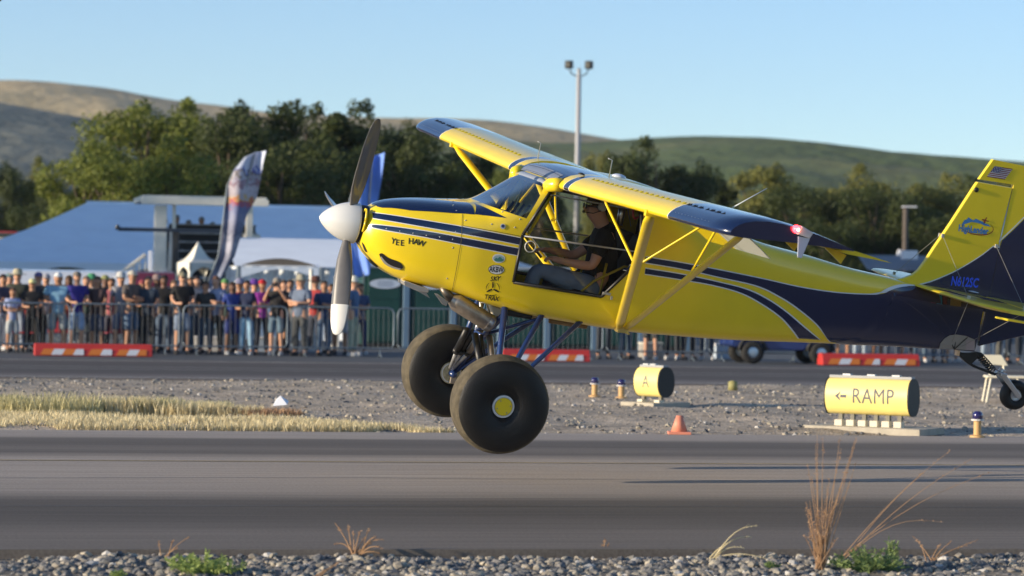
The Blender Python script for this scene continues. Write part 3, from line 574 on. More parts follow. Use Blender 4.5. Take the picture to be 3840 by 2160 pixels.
# blue off-road cart
def cart():
    p=at_lane(2925,65.6); o=empty('utility_cart','dark blue off-road utility cart with chunky tyres, half hidden under the fuselage','utility cart',None,(p.x,p.y,0)); o.rotation_euler=(0,0,LANE)
    bp_=mat('cart_blue_paint',(.015,.035,.16),.3,coat=.8); x=lambda px:(at_lane(px,65.6).x-p.x)/CL
    wr,wf=x(2796),x(3050); b=MB(); b.prism([(x(2718),.42),(x(2730),.36),(x(2850),.36),(x(2860),.30),(x(2990),.30),(x(3000),.36),(x(3098),.36),(x(3112),.52),(x(3085),.70),(x(3000),.78),(x(2960),.74),(x(2880),.60),(x(2850),.74),(x(2730),.78)],-.55,.55,'y'); b.build('body',bp_,o,bevel=.03)
    for wx in (wr,wf):
        b=MB(); b.tube([(wx+.30*math.cos(a),-.58,.29+.30*math.sin(a)) for a in [i*math.pi/10 for i in range(11)]],.04,6); b.build('fender_flare',blk_,o,smooth=True)
        for y in (-.56,.50):
            b=MB(); b.lathe([(.12,-.11),(.20,-.12),(.25,-.09),(.25,.09),(.20,.12),(.12,.11)],(wx,y,.25),'y',24,cap=False); t=b.build('wheel',mat('cart_tyre',(.012,.012,.012),.8,bump=1,bscale=30),o,smooth=True)
            b=MB(); b.lathe([(.001,-.10),(.06,-.105),(.13,-.09),(.13,.09),(.001,.09)],(wx,y,.25),'y',20); b.build('rim',mat('cart_rim',(.45,.52,.6),.3,metal=.7),t,auto=True)
    b=MB(); b.box((x(2925),0,.33),(.9,1.0,.05)); b.build('floor',blk_,o); b=MB(); b.box((x(2890),0,.72),(.5,1.0,.12)); b.build('seat',mat('cart_seat',(.25,.23,.2),.7),o,bevel=.03); b=MB(); b.box((x(2855),0,.98),(.1,1.0,.45)); b.build('seat_back',mat('cart_seat',(.25,.23,.2),.7),o,bevel=.03)
    b=MB(); b.tube([(x(2990),0,.7),(x(2960),-.2,1.0)],.02,6); b.lathe([(.15,-.01),(.17,0),(.15,.01)],(x(2955),-.2,1.02),'z',16); b.build('steering_wheel',blk_,o)
    b=MB(); b.box((x(2915),0,1.75),(1.3,1.1,.06)); b.build('roof',bp_,o,bevel=.02)
    for a,c in ((x(2850),x(2862)),(x(3000),x(2975))):
        for y in(-.5,.5): b=MB(); b.tube([(a,y,.7),(c,y,1.74)],.02,6); b.build('roof_post',blk_,o)
cart()
# coolers, chairs and boxes between the legs of the crowd
def cooler(px,yc,c,lidc,label,w_=.55):
    p=at_lane(px,yc); o=empty('cooler_box',label,'cooler',None,(p.x,p.y,0)); o.rotation_euler=(0,0,LANE+rnd.uniform(-.3,.3)); b=MB(); b.box((0,0,.16),(w_,.34,.30)); b.build('box',mat('cooler_'+label[:6],c,.5),o,bevel=.02); b=MB(); b.box((0,0,.34),(w_+.02,.36,.06)); b.build('lid',mat('lid_'+label[:6],lidc,.5),o,bevel=.02)
cooler(1000,69.5,(.42,.5,.6),(.7,.7,.7),'pale blue cooler box behind the legs of the woman in magenta'); cooler(775,69.5,(.5,.5,.5),(.6,.6,.62),'grey storage box left of the woman in the blue dress'); cooler(2710,68.5,(.35,.42,.55),(.6,.62,.68),'pale blue box left of the blue cart',.5); cooler(2440,69,(.35,.33,.30),(.6,.58,.5),'tan box under the fuselage',.5)
def camp_chair(px,yc,c,label):
    p=at_lane(px,yc); o=empty('camp_chair',label,'folding chair','folding camp chairs behind the barriers',(p.x,p.y,0)); o.rotation_euler=(0,0,LANE+rnd.uniform(-.3,.3)); m=mat('chair_'+label.split()[0],c,.8)
    b=MB(); b.box((0,0,.42),(.5,.45,.03)); b.build('seat',m,o); b=MB(); b.grid(lambda u,v:(-.26+.52*u,.22+.12*v-.05*math.sin(u*3.14),.42+.5*v),6,3); b.build('backrest',m,o)
    for a in((-.25,-.22,.25,.22),(.25,-.22,-.25,.22),(-.25,.22,-.25,-.22),(.25,.22,.25,-.22)): b=MB(); b.tube([(a[0],a[1],0),(a[2],a[3],.42)],.01,5); b.build('leg',pole_m,o)
camp_chair(95,68.2,(.35,.02,.03),'red camp chair behind the seated man at the left edge'); camp_chair(225,69,(.42,.03,.05),'bright red camp chair behind the man in the light blue polo'); camp_chair(330,68.9,(.05,.07,.09),'dark camp chair below the woman with long brown hair'); camp_chair(440,69,(.25,.03,.06),'maroon camp chair behind the right half of the left barricade')
camp_chair(3330,69,(.3,.28,.24),'tan camp chair behind the right barricade')
# floodlight mast and small lamp posts
def mast():
    Y=150; p=P(2158,1060,Y); zt=P(2174,282,Y).z; o=empty('floodlight_mast','tall grey floodlight mast with two dark lamp heads on a curved arm, above the wing','floodlight',None,(p.x,Y,0))
    gm=mat('mast_grey',(.42,.42,.43),.6); b=MB(); b.tube([(0,0,0),(0,0,zt)],[.15,.12],12); b.build('mast',gm,o,smooth=True); b=MB(); b.tube([(0,0,zt-.1),(0,0,zt+.35)],.1,10); b.build('mast_top',gm,o)
    dk=mat('lamp_dark',(.02,.022,.03),.5)
    b=MB(); b.tube([(-.50,0,zt+.38),(-.40,0,zt+.1),(-.2,0,zt-.02),(0,0,zt-.05),(.2,0,zt-.02),(.40,0,zt+.1),(.50,0,zt+.38)],.035,6); b.build('arm',dk,o,smooth=True)
    for s_,sh in ((-1,0),(1,.02)):
        b=MB(); b.box((s_*.50,0,zt+.52),(.42,.35,.40)); h_=b.build('lamp_head',dk,o,bevel=.05); b=MB(); b.box((s_*.5-.08,-.18,zt+.52),(.2,.02,.28)); b.build('lens',mat('lamp_lens',(.25,.22,.16),.2),h_)
mast()
def lamp_post(px,pyt,Y,label,box=False):
    p=P(px,1060,Y); z=P(px,pyt,Y).z; o=empty('lamp_post',label,'lamp post','small lamp posts beyond the airfield',(p.x,Y,0)); bm_=mat('brown_post',(.11,.09,.075),.8,var=.1)
    b=MB(); b.tube([(0,0,0),(0,0,z)],.12 if box else .05,8); b.build('post',bm_,o); b=MB(); b.box((.15,0,z+.03),(.62 if box else .45,.3,.06)); b.build('lamp',mat('lamp_white',(.75,.76,.8),.4),o,bevel=.02)
    if box:
        q=P(px,957,Y); b=MB(); b.box((-.12,-.2,q.z),(.5,.3,.35),M=Matrix.Rotation(.3,3,'Y')); b.build('sign_box',mat('lamp_white',(.75,.76,.8),.4),o,bevel=.02)
lamp_post(3392,778,125,'brown lamp post with a white flat lamp, left of the tail fin',True); 
# shed roof by the tail, cars at the left
def shed():
    Y=100; a,c=P(3240,1035,Y),P(3500,1035,Y); z=P(3370,978,Y).z; o=empty('shed','low shed with a grey corrugated roof just left of the tail fin','shed',None,((a.x+c.x)/2,Y,0)); W=(c.x-a.x)/2
    rm=mat('corrugated_grey',(.22,.23,.26),.5,metal=.3); b=MB(); b.grid(lambda u,v:(-W+2*W*u,-1+3*v,a.z+.2+(z-a.z)*v+.03*math.sin(u*120)),120,2); b.build('roof',rm,o,smooth=True); b=MB(); b.box((0,.6,(a.z+.1)/2),(2*W*.96,2.6,a.z+.1)); b.build('wall',mat('shed_wall',(.12,.12,.13),.8),o); b=MB(); b.box((W*.3,0,z+.2),(.5,.5,.3)); b.build('roof_vent',mat('lamp_white',(.75,.76,.8),.4),o,bevel=.02)
shed()
def car(px,py,Y,c,label,rz=0):
    p=P(px,py,Y); o=empty('parked_car',label,'car','cars parked on the rise at the left',(p.x,Y,p.z-1.4)); o.rotation_euler=(0,0,rz); cm=mat('car_paint_%d'%px,c,.3,coat=.8)
    b=MB(); b.prism([(-2.1,.3),(2.1,.3),(2.15,.75),(1.3,.88),(.8,1.4),(-1.1,1.42),(-1.6,.95),(-2.1,.85)],-.85,.85,'y'); b.build('body',cm,o,bevel=.06); b=MB(); b.prism([(1.15,.92),(.75,1.33),(-1.0,1.35),(-1.4,.95)],-.87,.87,'y'); b.build('windows',mat('car_glass',(.02,.025,.03),.1),o)
    for x in(-1.3,1.3):
        for y in(-.8,.8): b=MB(); b.lathe([(.001,-.1),(.3,-.1),(.32,0),(.3,.1),(.001,.1)],(x,y,.32),'y',16); b.build('wheel',blk_,o)
rb=MB(); q0=P(-300,905,120); q1=P(150,915,120); rb.add([(q0.x-10,112,0),(q1.x+4,112,0),(q1.x,118,q1.z-1.0),(q0.x-10,118,q0.z-1.3),(q1.x,150,q1.z-1.0),(q0.x-10,150,q0.z-1.3)],[(0,1,2,3),(3,2,4,5)]); rb.build('parking_bank',dirt,kind='structure')
car(25,893,121,(.6,.52,.36),'tan car parked on the rise above the marquee at the left edge'); car(75,905,119.5,(.55,.5,.4),'second cream car just right of the tan one, partly behind the marquee roof'); car(5,868,125,(.35,.03,.03),'dark red car behind the two cream cars at the left edge')
# ------------------------------------------------------------------ infield: signs, lights, cone
signy=mat('sign_yellow',(.90,.74,.24),.4,coat=.5,var=.06,scale=3); signw=mat('sign_panel_pale',(.80,.72,.42),.45,coat=.3)
endb=mat('sign_end_black',(.006,.007,.009),.55); legm=mat('leg_pale_steel',(.60,.55,.44),.5); conc=mat('concrete_pad',(.42,.38,.31),.85,var=.15,scale=6,bump=.3)
def barrel_sign(px0,px1,pyt,pyb,pyg,text,nleg,label,rz,axlen):
    # ground depth from the pixel where the sign stands
    pc=(px0+px1)/2; u,v=unroll(pc,pyg); Y=-CAMH/v; zb=P(pc,pyb,Y).z; zt=P(pc,pyt,Y).z; H=zt-zb; p=Vector((u*Y,Y,0))
    o=empty('taxiway_sign',label,'airfield sign','rounded yellow taxiway signs on the infield',(p.x,p.y,0)); o.rotation_euler=(0,0,rz)
    Lh=axlen/2; n=24; D=H*.80
    # lens-shaped section: two bulging faces
    sec_=[]; 
    for i in range(n+1): a=-math.pi/2+math.pi*i/n; sec_.append((-D/2*math.cos(a)**.8 if math.cos(a)>1e-6 else 0,zb+H/2+H/2*math.sin(a)))
    back=[(-y,z) for y,z in sec_[::-1]][1:-1]; b=MB(); b.prism(sec_+back,-Lh,Lh,'x'); s=b.build('sign_body',signy,o); sharp(s.data,30)
    b=MB(); b.prism([(y*1.01,zb+H/2+(z-zb-H/2)*1.02) for y,z in sec_+back],Lh,Lh+.015,'x'); b.build('end_cap',endb,s); b=MB(); b.prism([(y*1.01,zb+H/2+(z-zb-H/2)*1.02) for y,z in sec_+back],-Lh-.015,-Lh,'x'); b.build('end_cap',endb,s)
    def face(x,z,off=.007):
        t=max(-1,min(1,(z-zb-H/2)/(H/2))); return Vector((x,-D/2*(1-t*t)**.4-off,z))
    vs,fs=text_mesh(text,H*.58,0,0,1.08); out=[face(v.x*.80+(.09 if len(text)>1 else 0),zb+H*.50+v.y,.003) for v in vs]; b=MB(); b.add(out,fs); b.build('lettering',mat('sign_black_print',(.10,.10,.12),.6),s)
    if len(text)>1:
        b=MB(); z_=zb+H*.50; b.add([face(-.40,z_,.003),face(-.33,z_+.055,.003),face(-.33,z_+.018,.003),face(-.25,z_+.018,.003),face(-.25,z_-.018,.003),face(-.33,z_-.018,.003),face(-.33,z_-.055,.003)],[(0,1,6),(2,3,4,5)]); b.build('arrow',mat('sign_black_print',(.10,.10,.12),.6),s)
    b=MB(); b.box((0,0,zt+.012),(2*Lh*1.0,.10,.03)); b.build('top_rail',mat('grey_rail',(.3,.31,.33),.5),s)
    for i in range(3 if nleg>2 else 2): b=MB(); b.box((-Lh*.6+i*Lh*.6,0,zt+.035),(.10,.06,.02)); b.build('top_clip',alu_,s)
    for i in range(nleg):
        x=0 if nleg==1 else -Lh*.72+2*Lh*.72*i/(nleg-1); b=MB(); b.box((x,-.02,zb*.75),(.05,.05,zb*.7)); b.build('leg',mat('leg_dark',(.16,.15,.12),.6),o); b=MB(); b.box((x,-.06,zb*.30+.02),(.10,.10,zb*.55)); b.build('leg_foot',legm,o,bevel=.004)
    b=MB(); b.prism([(-Lh*1.35,-.34),(Lh*1.45,-.34),(Lh*1.45,.40),(-Lh*1.35,.40)],-.02,.062,'z'); b.build('concrete_base',conc,o,bevel=.006)
alu_=mat('clip_grey',(.4,.41,.42),.4,metal=.4)
TR=LANE-R(28)
barrel_sign(3113,3420,1418,1556,1618,'RAMP',6,'large rounded yellow taxiway sign lettered RAMP at the right',R(-31),1.06)
barrel_sign(2388,2512,1376,1488,1524,'A',2,'small rounded yellow taxiway sign left of the large lettered one',R(-47),.46)
def elight(px,pyt,pyb,label):
    u,v=unroll(px,pyb); Y=-CAMH/v; z=P(px,pyt,Y).z; o=empty('edge_light',label,'taxiway light','small taxiway edge lights with blue lenses',(u*Y,Y,0)); b=MB(); b.lathe([(.001,0),(.09,0),(.09,.02),(.045,.03),(.045,z*.66),(.001,z*.66)],(0,0,0),'z',14); b.build('stem',mat('light_orange_tube',(.55,.34,.14),.6),o,auto=True)
    b=MB(); b.lathe([(.001,z*.64),(.075,z*.64),(.075,z*.70),(.001,z*.70)],(0,0,0),'z',14); b.build('collar',mat('collar_pale',(.6,.58,.55),.4),o); b=MB(); b.lathe([(.001,z*.70),(.06,z*.70),(.06,z*.90),(.035,z),(.001,z)],(0,0,0),'z',14); b.build('lens',mat('blue_lens',(.02,.015,.10),.2,coat=1),o,smooth=True)
elight(2230,1415,1488,'orange and blue edge light, left one of the pair beyond the front wheel'); elight(2330,1422,1494,'orange and blue edge light, right one of the pair beside the small sign'); elight(3665,1542,1640,'nearest orange edge light with a blue lens, below the tail wheel')
def cone():
    u,v=unroll(2547,1628); Y=-CAMH/v; z=P(2547,1558,Y).z; o=empty('traffic_cone','faded orange traffic cone on the infield edge between the two yellow signs','cone',None,(u*Y,Y,0)); m=mat('cone_orange',(.72,.26,.17),.6,var=.1)
    b=MB(); b.lathe([(.10,.02),(.035,z),(.02,z)],(0,0,0),'z',18); b.build('cone_body',m,o,smooth=True); b=MB(); b.box((0,0,.015),(.26,.26,.03)); b.build('base',m,o,bevel=.005); b=MB(); b.lathe([(.078,z*.38),(.058,z*.62)],(0,0,.0),'z',18); b.build('reflective_band',mat('cone_band',(.75,.42,.36),.5),o,smooth=True)
cone()
u,v=unroll(2748,1463); Y=-CAMH/v; b=MB(); b.lathe([(.001,0),(.08,0),(.075,.14),(.001,.16)],(0,0,0),'z',12); b.build('marker_post',mat('marker_yellow',(.28,.26,.10),.7),loc=(u*Y,Y,0),label='short yellow marker post at the taxiway edge right of the small sign',cat='marker',smooth=True)
u,v=unroll(1050,1562); Y=-CAMH/v; b=MB(); b.add([(-.09,-.05,.03),(.09,-.06,.05),(.1,.05,.09),(-.06,.07,.10),(0,0,.16)],[(0,1,4),(1,2,4),(2,3,4),(3,0,4),(3,2,1,0)]); b.build('litter',mat('white_litter',(.75,.78,.85),.5),loc=(u*Y,Y,.1),label='crumpled white scrap of paper lying in the dry grass',cat='litter')
# white chair beyond the tail wheel
def wchair():
    u,v=unroll(3740,1508); Y=-CAMH/v; o=empty('white_chair','cream plastic chair standing on the infield behind the tail wheel','chair',None,(u*Y,Y,0)); m=mat('cream_plastic',(.74,.68,.52),.5); zs=P(3740,1412,Y).z; z1=P(3740,1332,Y).z; z0=P(3740,1368,Y).z; s=Y/F
    b=MB(); b.box((28*s,0,zs),(150*s,.42,.035)); b.build('seat',m,o,bevel=.01); b=MB(); b.add([(-50*s,.2,z1),(22*s,.2,z1),(48*s,.2,z0-.02),(-34*s,.2,z0),(-50*s,.24,z1),(22*s,.24,z1),(48*s,.24,z0-.02),(-34*s,.24,z0)],[(0,1,2,3),(7,6,5,4),(0,4,5,1),(1,5,6,2),(2,6,7,3),(3,7,4,0)]); b.build('backrest',m,o,bevel=.01)
    for x,y in((-40,-.18),(80,-.18),(-40,.2),(80,.2)): b=MB(); b.tube([(x*s*1.2,y,0),(x*s*.8,y,zs)],.018,6); b.build('leg',m,o)
    for x in(30,): b=MB(); b.tube([(x*s,.22,zs),(x*s,.22,z0)],.02,6); b.tube([(-20*s,.22,zs),(-20*s,.22,z0)],.02,6); b.build('back_post',m,o)
wchair()
# ------------------------------------------------------------------ dry grass and weeds
def blades(name,n,place,hmin,hmax,wd,m,seed,lean=.35,rot=(0,0,0),**kw):
    r=random.Random(seed); b=MB()
    for i in range(n):
        x,y,z=place(r); h=r.uniform(hmin,hmax); a=r.uniform(0,6.28); l_=r.uniform(.1,lean)*h*1.4; dx,dy=math.cos(a)*l_,math.sin(a)*l_; wx,wy=wd*math.cos(a+1.57),wd*math.sin(a+1.57)
        b.add([(x-wx,y-wy,z),(x+wx,y+wy,z),(x+dx*.4-wx*.8,y+dy*.4-wy*.8,z+h*.6),(x+dx*.4+wx*.8,y+dy*.4+wy*.8,z+h*.6),(x+dx,y+dy,z+h)],[(0,1,3,2),(2,3,4)])
    return b.build(name,m,fixn=False,rot=rot,**kw)
straw=leaf_mat('straw_grass',(.62,.52,.30),(.86,.76,.50)); strawg=leaf_mat('green_straw_grass',(.48,.44,.22),(.72,.65,.38)); tan=leaf_mat('tan_dry_stem',(.36,.21,.12),(.58,.38,.22)); gweed=leaf_mat('weed_green',(.24,.32,.08),(.42,.50,.17)); gweed2=leaf_mat('weed_dull_green',(.15,.22,.07),(.28,.36,.14))
def loc_lane(px,yc):   # local (x,y) in the runway frame
    p=PL(px,yc); return RL.inverted()@p
xe=loc_lane(1720,35).x; xs0=loc_lane(-80,35).x
def pl_grass(r):
    while True:
        x=xs0-2+(xe-xs0+2)*r.random(); t=(x-xs0)/(xe-xs0); dpt=(2.7*(1-min(1,t))**.8+.3); y=nl(34.0)+.15+dpt*r.random()**1.2
        if noise.noise((x*.7,y*1.1,2))+.5*noise.noise((x*2.1,y*3,6))>-.22+.9*max(0,t-.72): return x,y,infield_z(x,y)-.01-.06*max(0,noise.noise((x*.5,y*.9,12)))
blades('dry_grass',24000,pl_grass,.02,.12,.006,straw,11,rot=(0,0,LANE),kind='stuff',label='strip of pale dry grass along the far runway edge at the left',cat='grass')
def tuft(px,py,wid,h,n,m,label,name='grass_tuft',cat='grass tuft',seed=0,lean=.5,wd=.004,group=None):
    u,v=unroll(px,py); Y=-CAMH/v; p=Vector((u*Y,Y,-.02)); r=random.Random(seed)
    def pl(r): a=r.uniform(0,6.28); q=wid*math.sqrt(r.random()); return q*math.cos(a),q*math.sin(a)*.6,0
    o=blades(name,n,pl,h*.4,h,wd,m,seed,lean,label=label,cat=cat,group=group); o.location=p; return o
for i,(px,py,wd_,h,m,lab) in enumerate([(10,1540,.35,.30,strawg,'yellow-green grass clump at the left edge behind the runway'),(145,1555,.8,.42,strawg,'largest yellow-green grass clump, left part of the infield'),(320,1550,.5,.28,strawg,'low yellow-green clump right of the largest one'),(440,1552,.55,.34,straw,'straw-coloured clump left of the middle of the strip'),(545,1552,.5,.33,strawg,'pale green clump in the middle of the dry strip'),(690,1556,.55,.28,straw,'straw clump right of the middle of the dry strip'),(775,1550,.35,.25,strawg,'small green clump before the dark gap'),(860,1558,.45,.22,straw,'low tan clump near the white scrap'),(990,1560,.5,.18,tan,'reddish tan clump left of the white scrap')]):
    tuft(px,py,wd_,h*.8,900,m,lab,seed=20+i,lean=.35,wd=.008,group='grass clumps in the dry strip')
def weed(px,py,W,H,label,m,seed,n=60):
    u,v=unroll(px,py); Y=-CAMH/v; r=random.Random(seed); o=empty('green_weed',label,'weed',None,(u*Y,Y,-.06)); lf=MB(); st=MB()
    for i in range(n):
        a=r.uniform(0,6.28); rr=W*math.sqrt(r.random()); hh=H*(1-.55*(rr/W)**1.5)*r.uniform(.45,1); top=Vector((rr*math.cos(a),rr*math.sin(a)*.7,hh)); b0=Vector((rr*.35*math.cos(a),rr*.25*math.sin(a),0)); mid_=b0.lerp(top,.5)+Vector((r.uniform(-.01,.01),0,0)); st.tube([b0,mid_,top],.0022,4)
        for k in range(15):
            t=r.uniform(.15,1); q=b0.lerp(top,t); d=Vector((r.gauss(0,1),r.gauss(0,1),r.gauss(.5,.7))).normalized(); s=r.uniform(.010,.022); e=d.orthogonal().normalized(); lf.add([q,q+d*s+e*s*.35,q+d*s*2,q+d*s-e*s*.35],[(0,1,2,3)])
    lf.build('leaves',m,o,fixn=False); st.build('stems',m,o,fixn=False)
weed(765,2118,.27,.15,'bright green leafy weed growing in the gravel at the lower left',gweed,1,70)
weed(3255,2108,.27,.17,'dull green leafy weed beside the tall dry stalks at the lower right',gweed2,2,80)
weed(3345,2090,.05,.30,'single upright green shoot at the right side of the dull green weed',gweed2,3,10)
weed(445,2132,.05,.05,'tiny green weed left of the bright green one',gweed,4,8); weed(2900,2098,.05,.05,'tiny green sprout right of the bent dry stalk',gweed2,5,8)
def stalks(px,py,label,specs,seed,m=tan,rad=.0035):
    """dry stalks: specs are (dx px, dy px, curl) tips relative to the base, all at the base's depth"""
    u,v=unroll(px,py); Y=-CAMH/v; s=Y/F; o=empty('dry_stalks',label,'dry grass',None,(u*Y,Y,-.05)); r=random.Random(seed); 
    for i,(dx,dy,cu) in enumerate(specs):
        b0=Vector((r.uniform(-.03,.03),r.uniform(-.03,.03),0)); tp=Vector((dx*s,r.uniform(-.12,.12),-dy*s)); pts=[]
        for k in range(9): t=k/8; q=b0.lerp(tp,t); q.z+=cu*s*math.sin(t*math.pi)*1.0; pts.append(q)
        b=MB(); b.tube(pts,[rad*(1-.75*k/8) for k in range(9)],5)
        for k in range(14):          # seed head
            t=r.uniform(.72,1); q=b0.lerp(tp,t); q.z+=cu*s*math.sin(t*math.pi); d=Vector((r.gauss(0,1),r.gauss(0,1),r.gauss(.2,.5))).normalized()*r.uniform(.008,.02); e=d.orthogonal().normalized()*.003; b.add([q,q+d*.5+e,q+d,q+d*.5-e],[(0,1,2,3)])
        b.build('stalk',m,o,fixn=False)
rr_=random.Random(5)
stalks(3075,2105,'tall pale dry grass stalks rising in front of the runway at the lower right',[(rr_.uniform(-55,140),-rr_.uniform(280,520),rr_.uniform(0,10)) for _ in range(16)]+[(rr_.uniform(-60,60),-rr_.uniform(120,260),4) for _ in range(26)],8)
stalks(3150,2070,'long dry stalks leaning far to the right over the runway',[(400,-420,25),(310,-330,20),(480,-390,30),(380,-150,60),(560,-340,40)],9,rad=.003)
stalks(2670,2070,'bent dry grass leaf curving right at the runway edge',[(170,-130,38),(150,-85,30),(210,-8,22),(60,-60,10),(120,-45,22)],10,straw,rad=.006)
stalks(1340,2066,'fan of short tan dry blades at the runway edge, left of centre',[(-90,-50,25),(-85,-130,10),(-40,-125,0),(10,-105,10),(40,-110,12),(70,-85,20),(100,-75,25),(95,-45,22),(85,-25,15),(30,-80,10),(-20,-100,5),(55,-60,10)],12,tan,rad=.0065)
stalks(1150,2160,'low dry stem crossing the gravel below the tan fan',[(110,-75,5),(130,-90,4),(90,-60,6),(70,-50,2)],13,tan,rad=.006)
stalks(620,2068,'few short dry stems behind the bright green weed',[(-30,-70,0),(30,-75,5),(85,-85,8),(50,-50,4)],14,tan,rad=.005)
stalks(3480,2078,'low dry sprigs right of the dull green weed',[(-50,-90,5),(-20,-60,3),(40,-70,6),(90,-80,8),(150,-60,9),(190,-85,3)],15,tan,rad=.004)
stalks(2267,2045,'single short dry stem standing alone at the runway edge',[(0,-55,0),(12,-40,2),(-8,-35,1)],16,tan,rad=.005)
# ------------------------------------------------------------------ people
skin_t=[mat('skin_light',(.56,.30,.19),.55),mat('skin_tan',(.42,.21,.12),.55),mat('skin_dark',(.16,.08,.05),.55)]
def body_variant(pose,female=False):
    k=.92 if female else 1.0; V=[];E=[];Rd=[]
    def v(p,r,par=None): V.append(p);Rd.append(r); i=len(V)-1; (E.append((par,i)) if par is not None else None); return i
    pel=v((0,0,.95),(.135*k+.01,.105)); sp=v((0,.0,1.12),(.125*k,.10),pel); ch=v((0,0,1.32),(.150*k,.115),sp); nb=v((0,.0,1.46),(.085,.075),ch); nk=v((0,-.015,1.53),(.060,.060),nb)
    hd=v((0,-.02,1.61),(.080,.090),nk); ht=v((0,-.01,1.70),(.078,.090),hd); v((0,-.125,1.615),(.012,.012),hd)
    v((.082,0,1.62),(.012,.018),hd); v((-.082,0,1.62),(.012,.018),hd)
    arms={'rail':[(.235,-.02,1.18),(.20,-.26,1.09),(.10,-.36,1.09)],'folded':[(.24,-.03,1.16),(.10,-.22,1.17),(-.10,-.23,1.20)],'side':[(.235,.02,1.17),(.25,-.05,.95),(.25,-.08,.86)],'camera':[(.27,-.10,1.22),(.12,-.27,1.50),(.05,-.25,1.57)],'hips':[(.31,.04,1.20),(.20,-.08,1.03),(.15,-.10,1.0)]}[pose]
    tips={}
    for s in (1,-1):
        sh=v((s*.185*k,0,1.405),.062*k,ch); a=arms if not (pose=='folded' and s<0) else [(.24,-.03,1.16),(.10,-.20,1.12),(-.08,-.24,1.13)]
        el=v((s*a[0][0]*k,a[0][1],a[0][2]),.045*k,sh); wr=v((s*a[1][0],a[1][1],a[1][2]),.030,el); ha=v((s*a[2][0],a[2][1],a[2][2]),(.038,.02),wr)
        d=(Vector(a[2])-Vector(a[1])).normalized(); p=Vector((s*a[2][0],a[2][1],a[2][2]))+Vector((s*d.x,d.y,d.z))*.05; v(tuple(p),(.03,.014),ha)
        hp=v((s*.095,0,.87),.088,pel); kn=v((s*.11,-.02,.49),.058,hp); an=v((s*.12,.02,.09),.040,kn); to=v((s*.135,-.11,.035),(.042,.03),an)
    body=skin('body',V,E,Rd)
    # shirt
    def cloth(name,items,grow,root=0):
        idx={};VV=[];EE=[];RR=[]
        for i,(a,b,t) in enumerate(items): pass
        return None
    def mk_(name,pts,edges,rads): return skin(name,pts,edges,rads)
    def P_(i): return V[i]
    g=.016
    shp=[(0,0,.80),(0,0,.97),V[sp],V[ch],(0,.0,1.44),(0,0,1.52)]; rr=[(.160*k,.13),(.158*k,.13),(.150*k,.126),(.172*k,.138),(.105,.09),(.07,.066)]; ed=[(0,1),(1,2),(2,3),(3,4),(4,5)]
    off=10
    for s in (0,1):
        b0=10+s*9; shv=V[b0]; elv=V[b0+1]; m_=tuple(shv[i]*.25+elv[i]*.75 for i in range(3)); n=len(shp); shp+=[shv,m_]; rr+=[.080*k,.066*k]; ed+=[(3,n),(n,n+1)]
    shirt=mk_('shirt',shp,ed,rr)
    def trou(lowfrac,name):
        pts=[(0,0,1.02),(0,0,.90)]; r2=[(.145*k,.118),(.15*k,.122)]; e2=[(0,1)]
        for s in (0,1):
            b0=10+s*9; hp,kn,an=V[b0+5],V[b0+6],V[b0+7]; n=len(pts)
            if lowfrac=='long': pts+=[hp,kn,(an[0],an[1],.10)]; r2+=[.100,.074,.058]; e2+=[(1,n),(n,n+1),(n+1,n+2)]
            else: m_=(kn[0],kn[1],.47); pts+=[hp,m_]; r2+=[.104,.088]; e2+=[(1,n),(n,n+1)]
        return mk_(name,pts,e2,r2)
    shoes=[]
    for s in (1,-1):
        shoe=MB()
        b0=10+(0 if s>0 else 1)*9; an=V[b0+7]; 
        shoe.grid(lambda u,v:(an[0]+s*.006+.050*math.cos(u*6.2832)*(1 if v<.8 else .8),-.045+.135*math.sin(u*6.2832)*(1 if v<.8 else .75),.0+.085*v),14,3)
        shoe.add([(an[0]+s*.006+.040*math.cos(t*.4488),-.045+.10*math.sin(t*.4488),.085) for t in range(14)],[tuple(range(14))]); shoes.append(shoe.mesh('shoe',blk_,True))
    return dict(body=body,shirt=shirt,long=trou('long','trousers'),short=trou('short','shorts'),shoes=shoes)
def half(name,c,r,fn=lambda v:True,n=10,mats=None):
    b=MB(); 
    for i in range(n): pass
    return b
def hair_mesh(long=False):
    b=MB()
    def fn(u,v):
        a=u*6.2832; ph=v*(1.75 if not long else 1.9); x,y,z=.092*math.sin(ph)*math.cos(a),.108*math.sin(ph)*math.sin(a)+.004,.100*math.cos(ph)
        if math.sin(a)<-.15 and ph>1.05: ph=1.05; x,y,z=.092*math.sin(ph)*math.cos(a),.108*math.sin(ph)*math.sin(a)+.004,.1*math.cos(ph)
        zz=1.655+z*1.05
        if long and math.sin(a)>-.3 and ph>1.4: zz-=(ph-1.4)*.55
        return (x,y,zz)
    b.grid(fn,20,12); return b.mesh('hair',blk_,True)
def cap_mesh():
    b=MB(); b.grid(lambda u,v:(.098*math.sin(v*1.5)*math.cos(u*6.2832),.112*math.sin(v*1.5)*math.sin(u*6.2832),1.665+.105*math.cos(v*1.5)),18,6)
    b.grid(lambda u,v:((.085-.02*v)*math.cos(math.pi+u*math.pi),(-.07-.09*v*math.sin(u*math.pi)-.03),1.675-.012*v),10,3); return b.mesh('cap',blk_,True)
def hat_mesh():
    b=MB(); b.lathe([(.20,1.665),(.19,1.678),(.105,1.685),(.100,1.76),(.06,1.80),(.001,1.80)],(0,0,0),'z',20); return b.mesh('hat',blk_,True)
def glasses_mesh():
    b=MB(); b.box((-.033,-.108,1.64),(.05,.012,.026)); b.box((.033,-.108,1.64),(.05,.012,.026)); b.box((0,-.112,1.645),(.02,.006,.006)); return b.mesh('sunglasses',blk_)
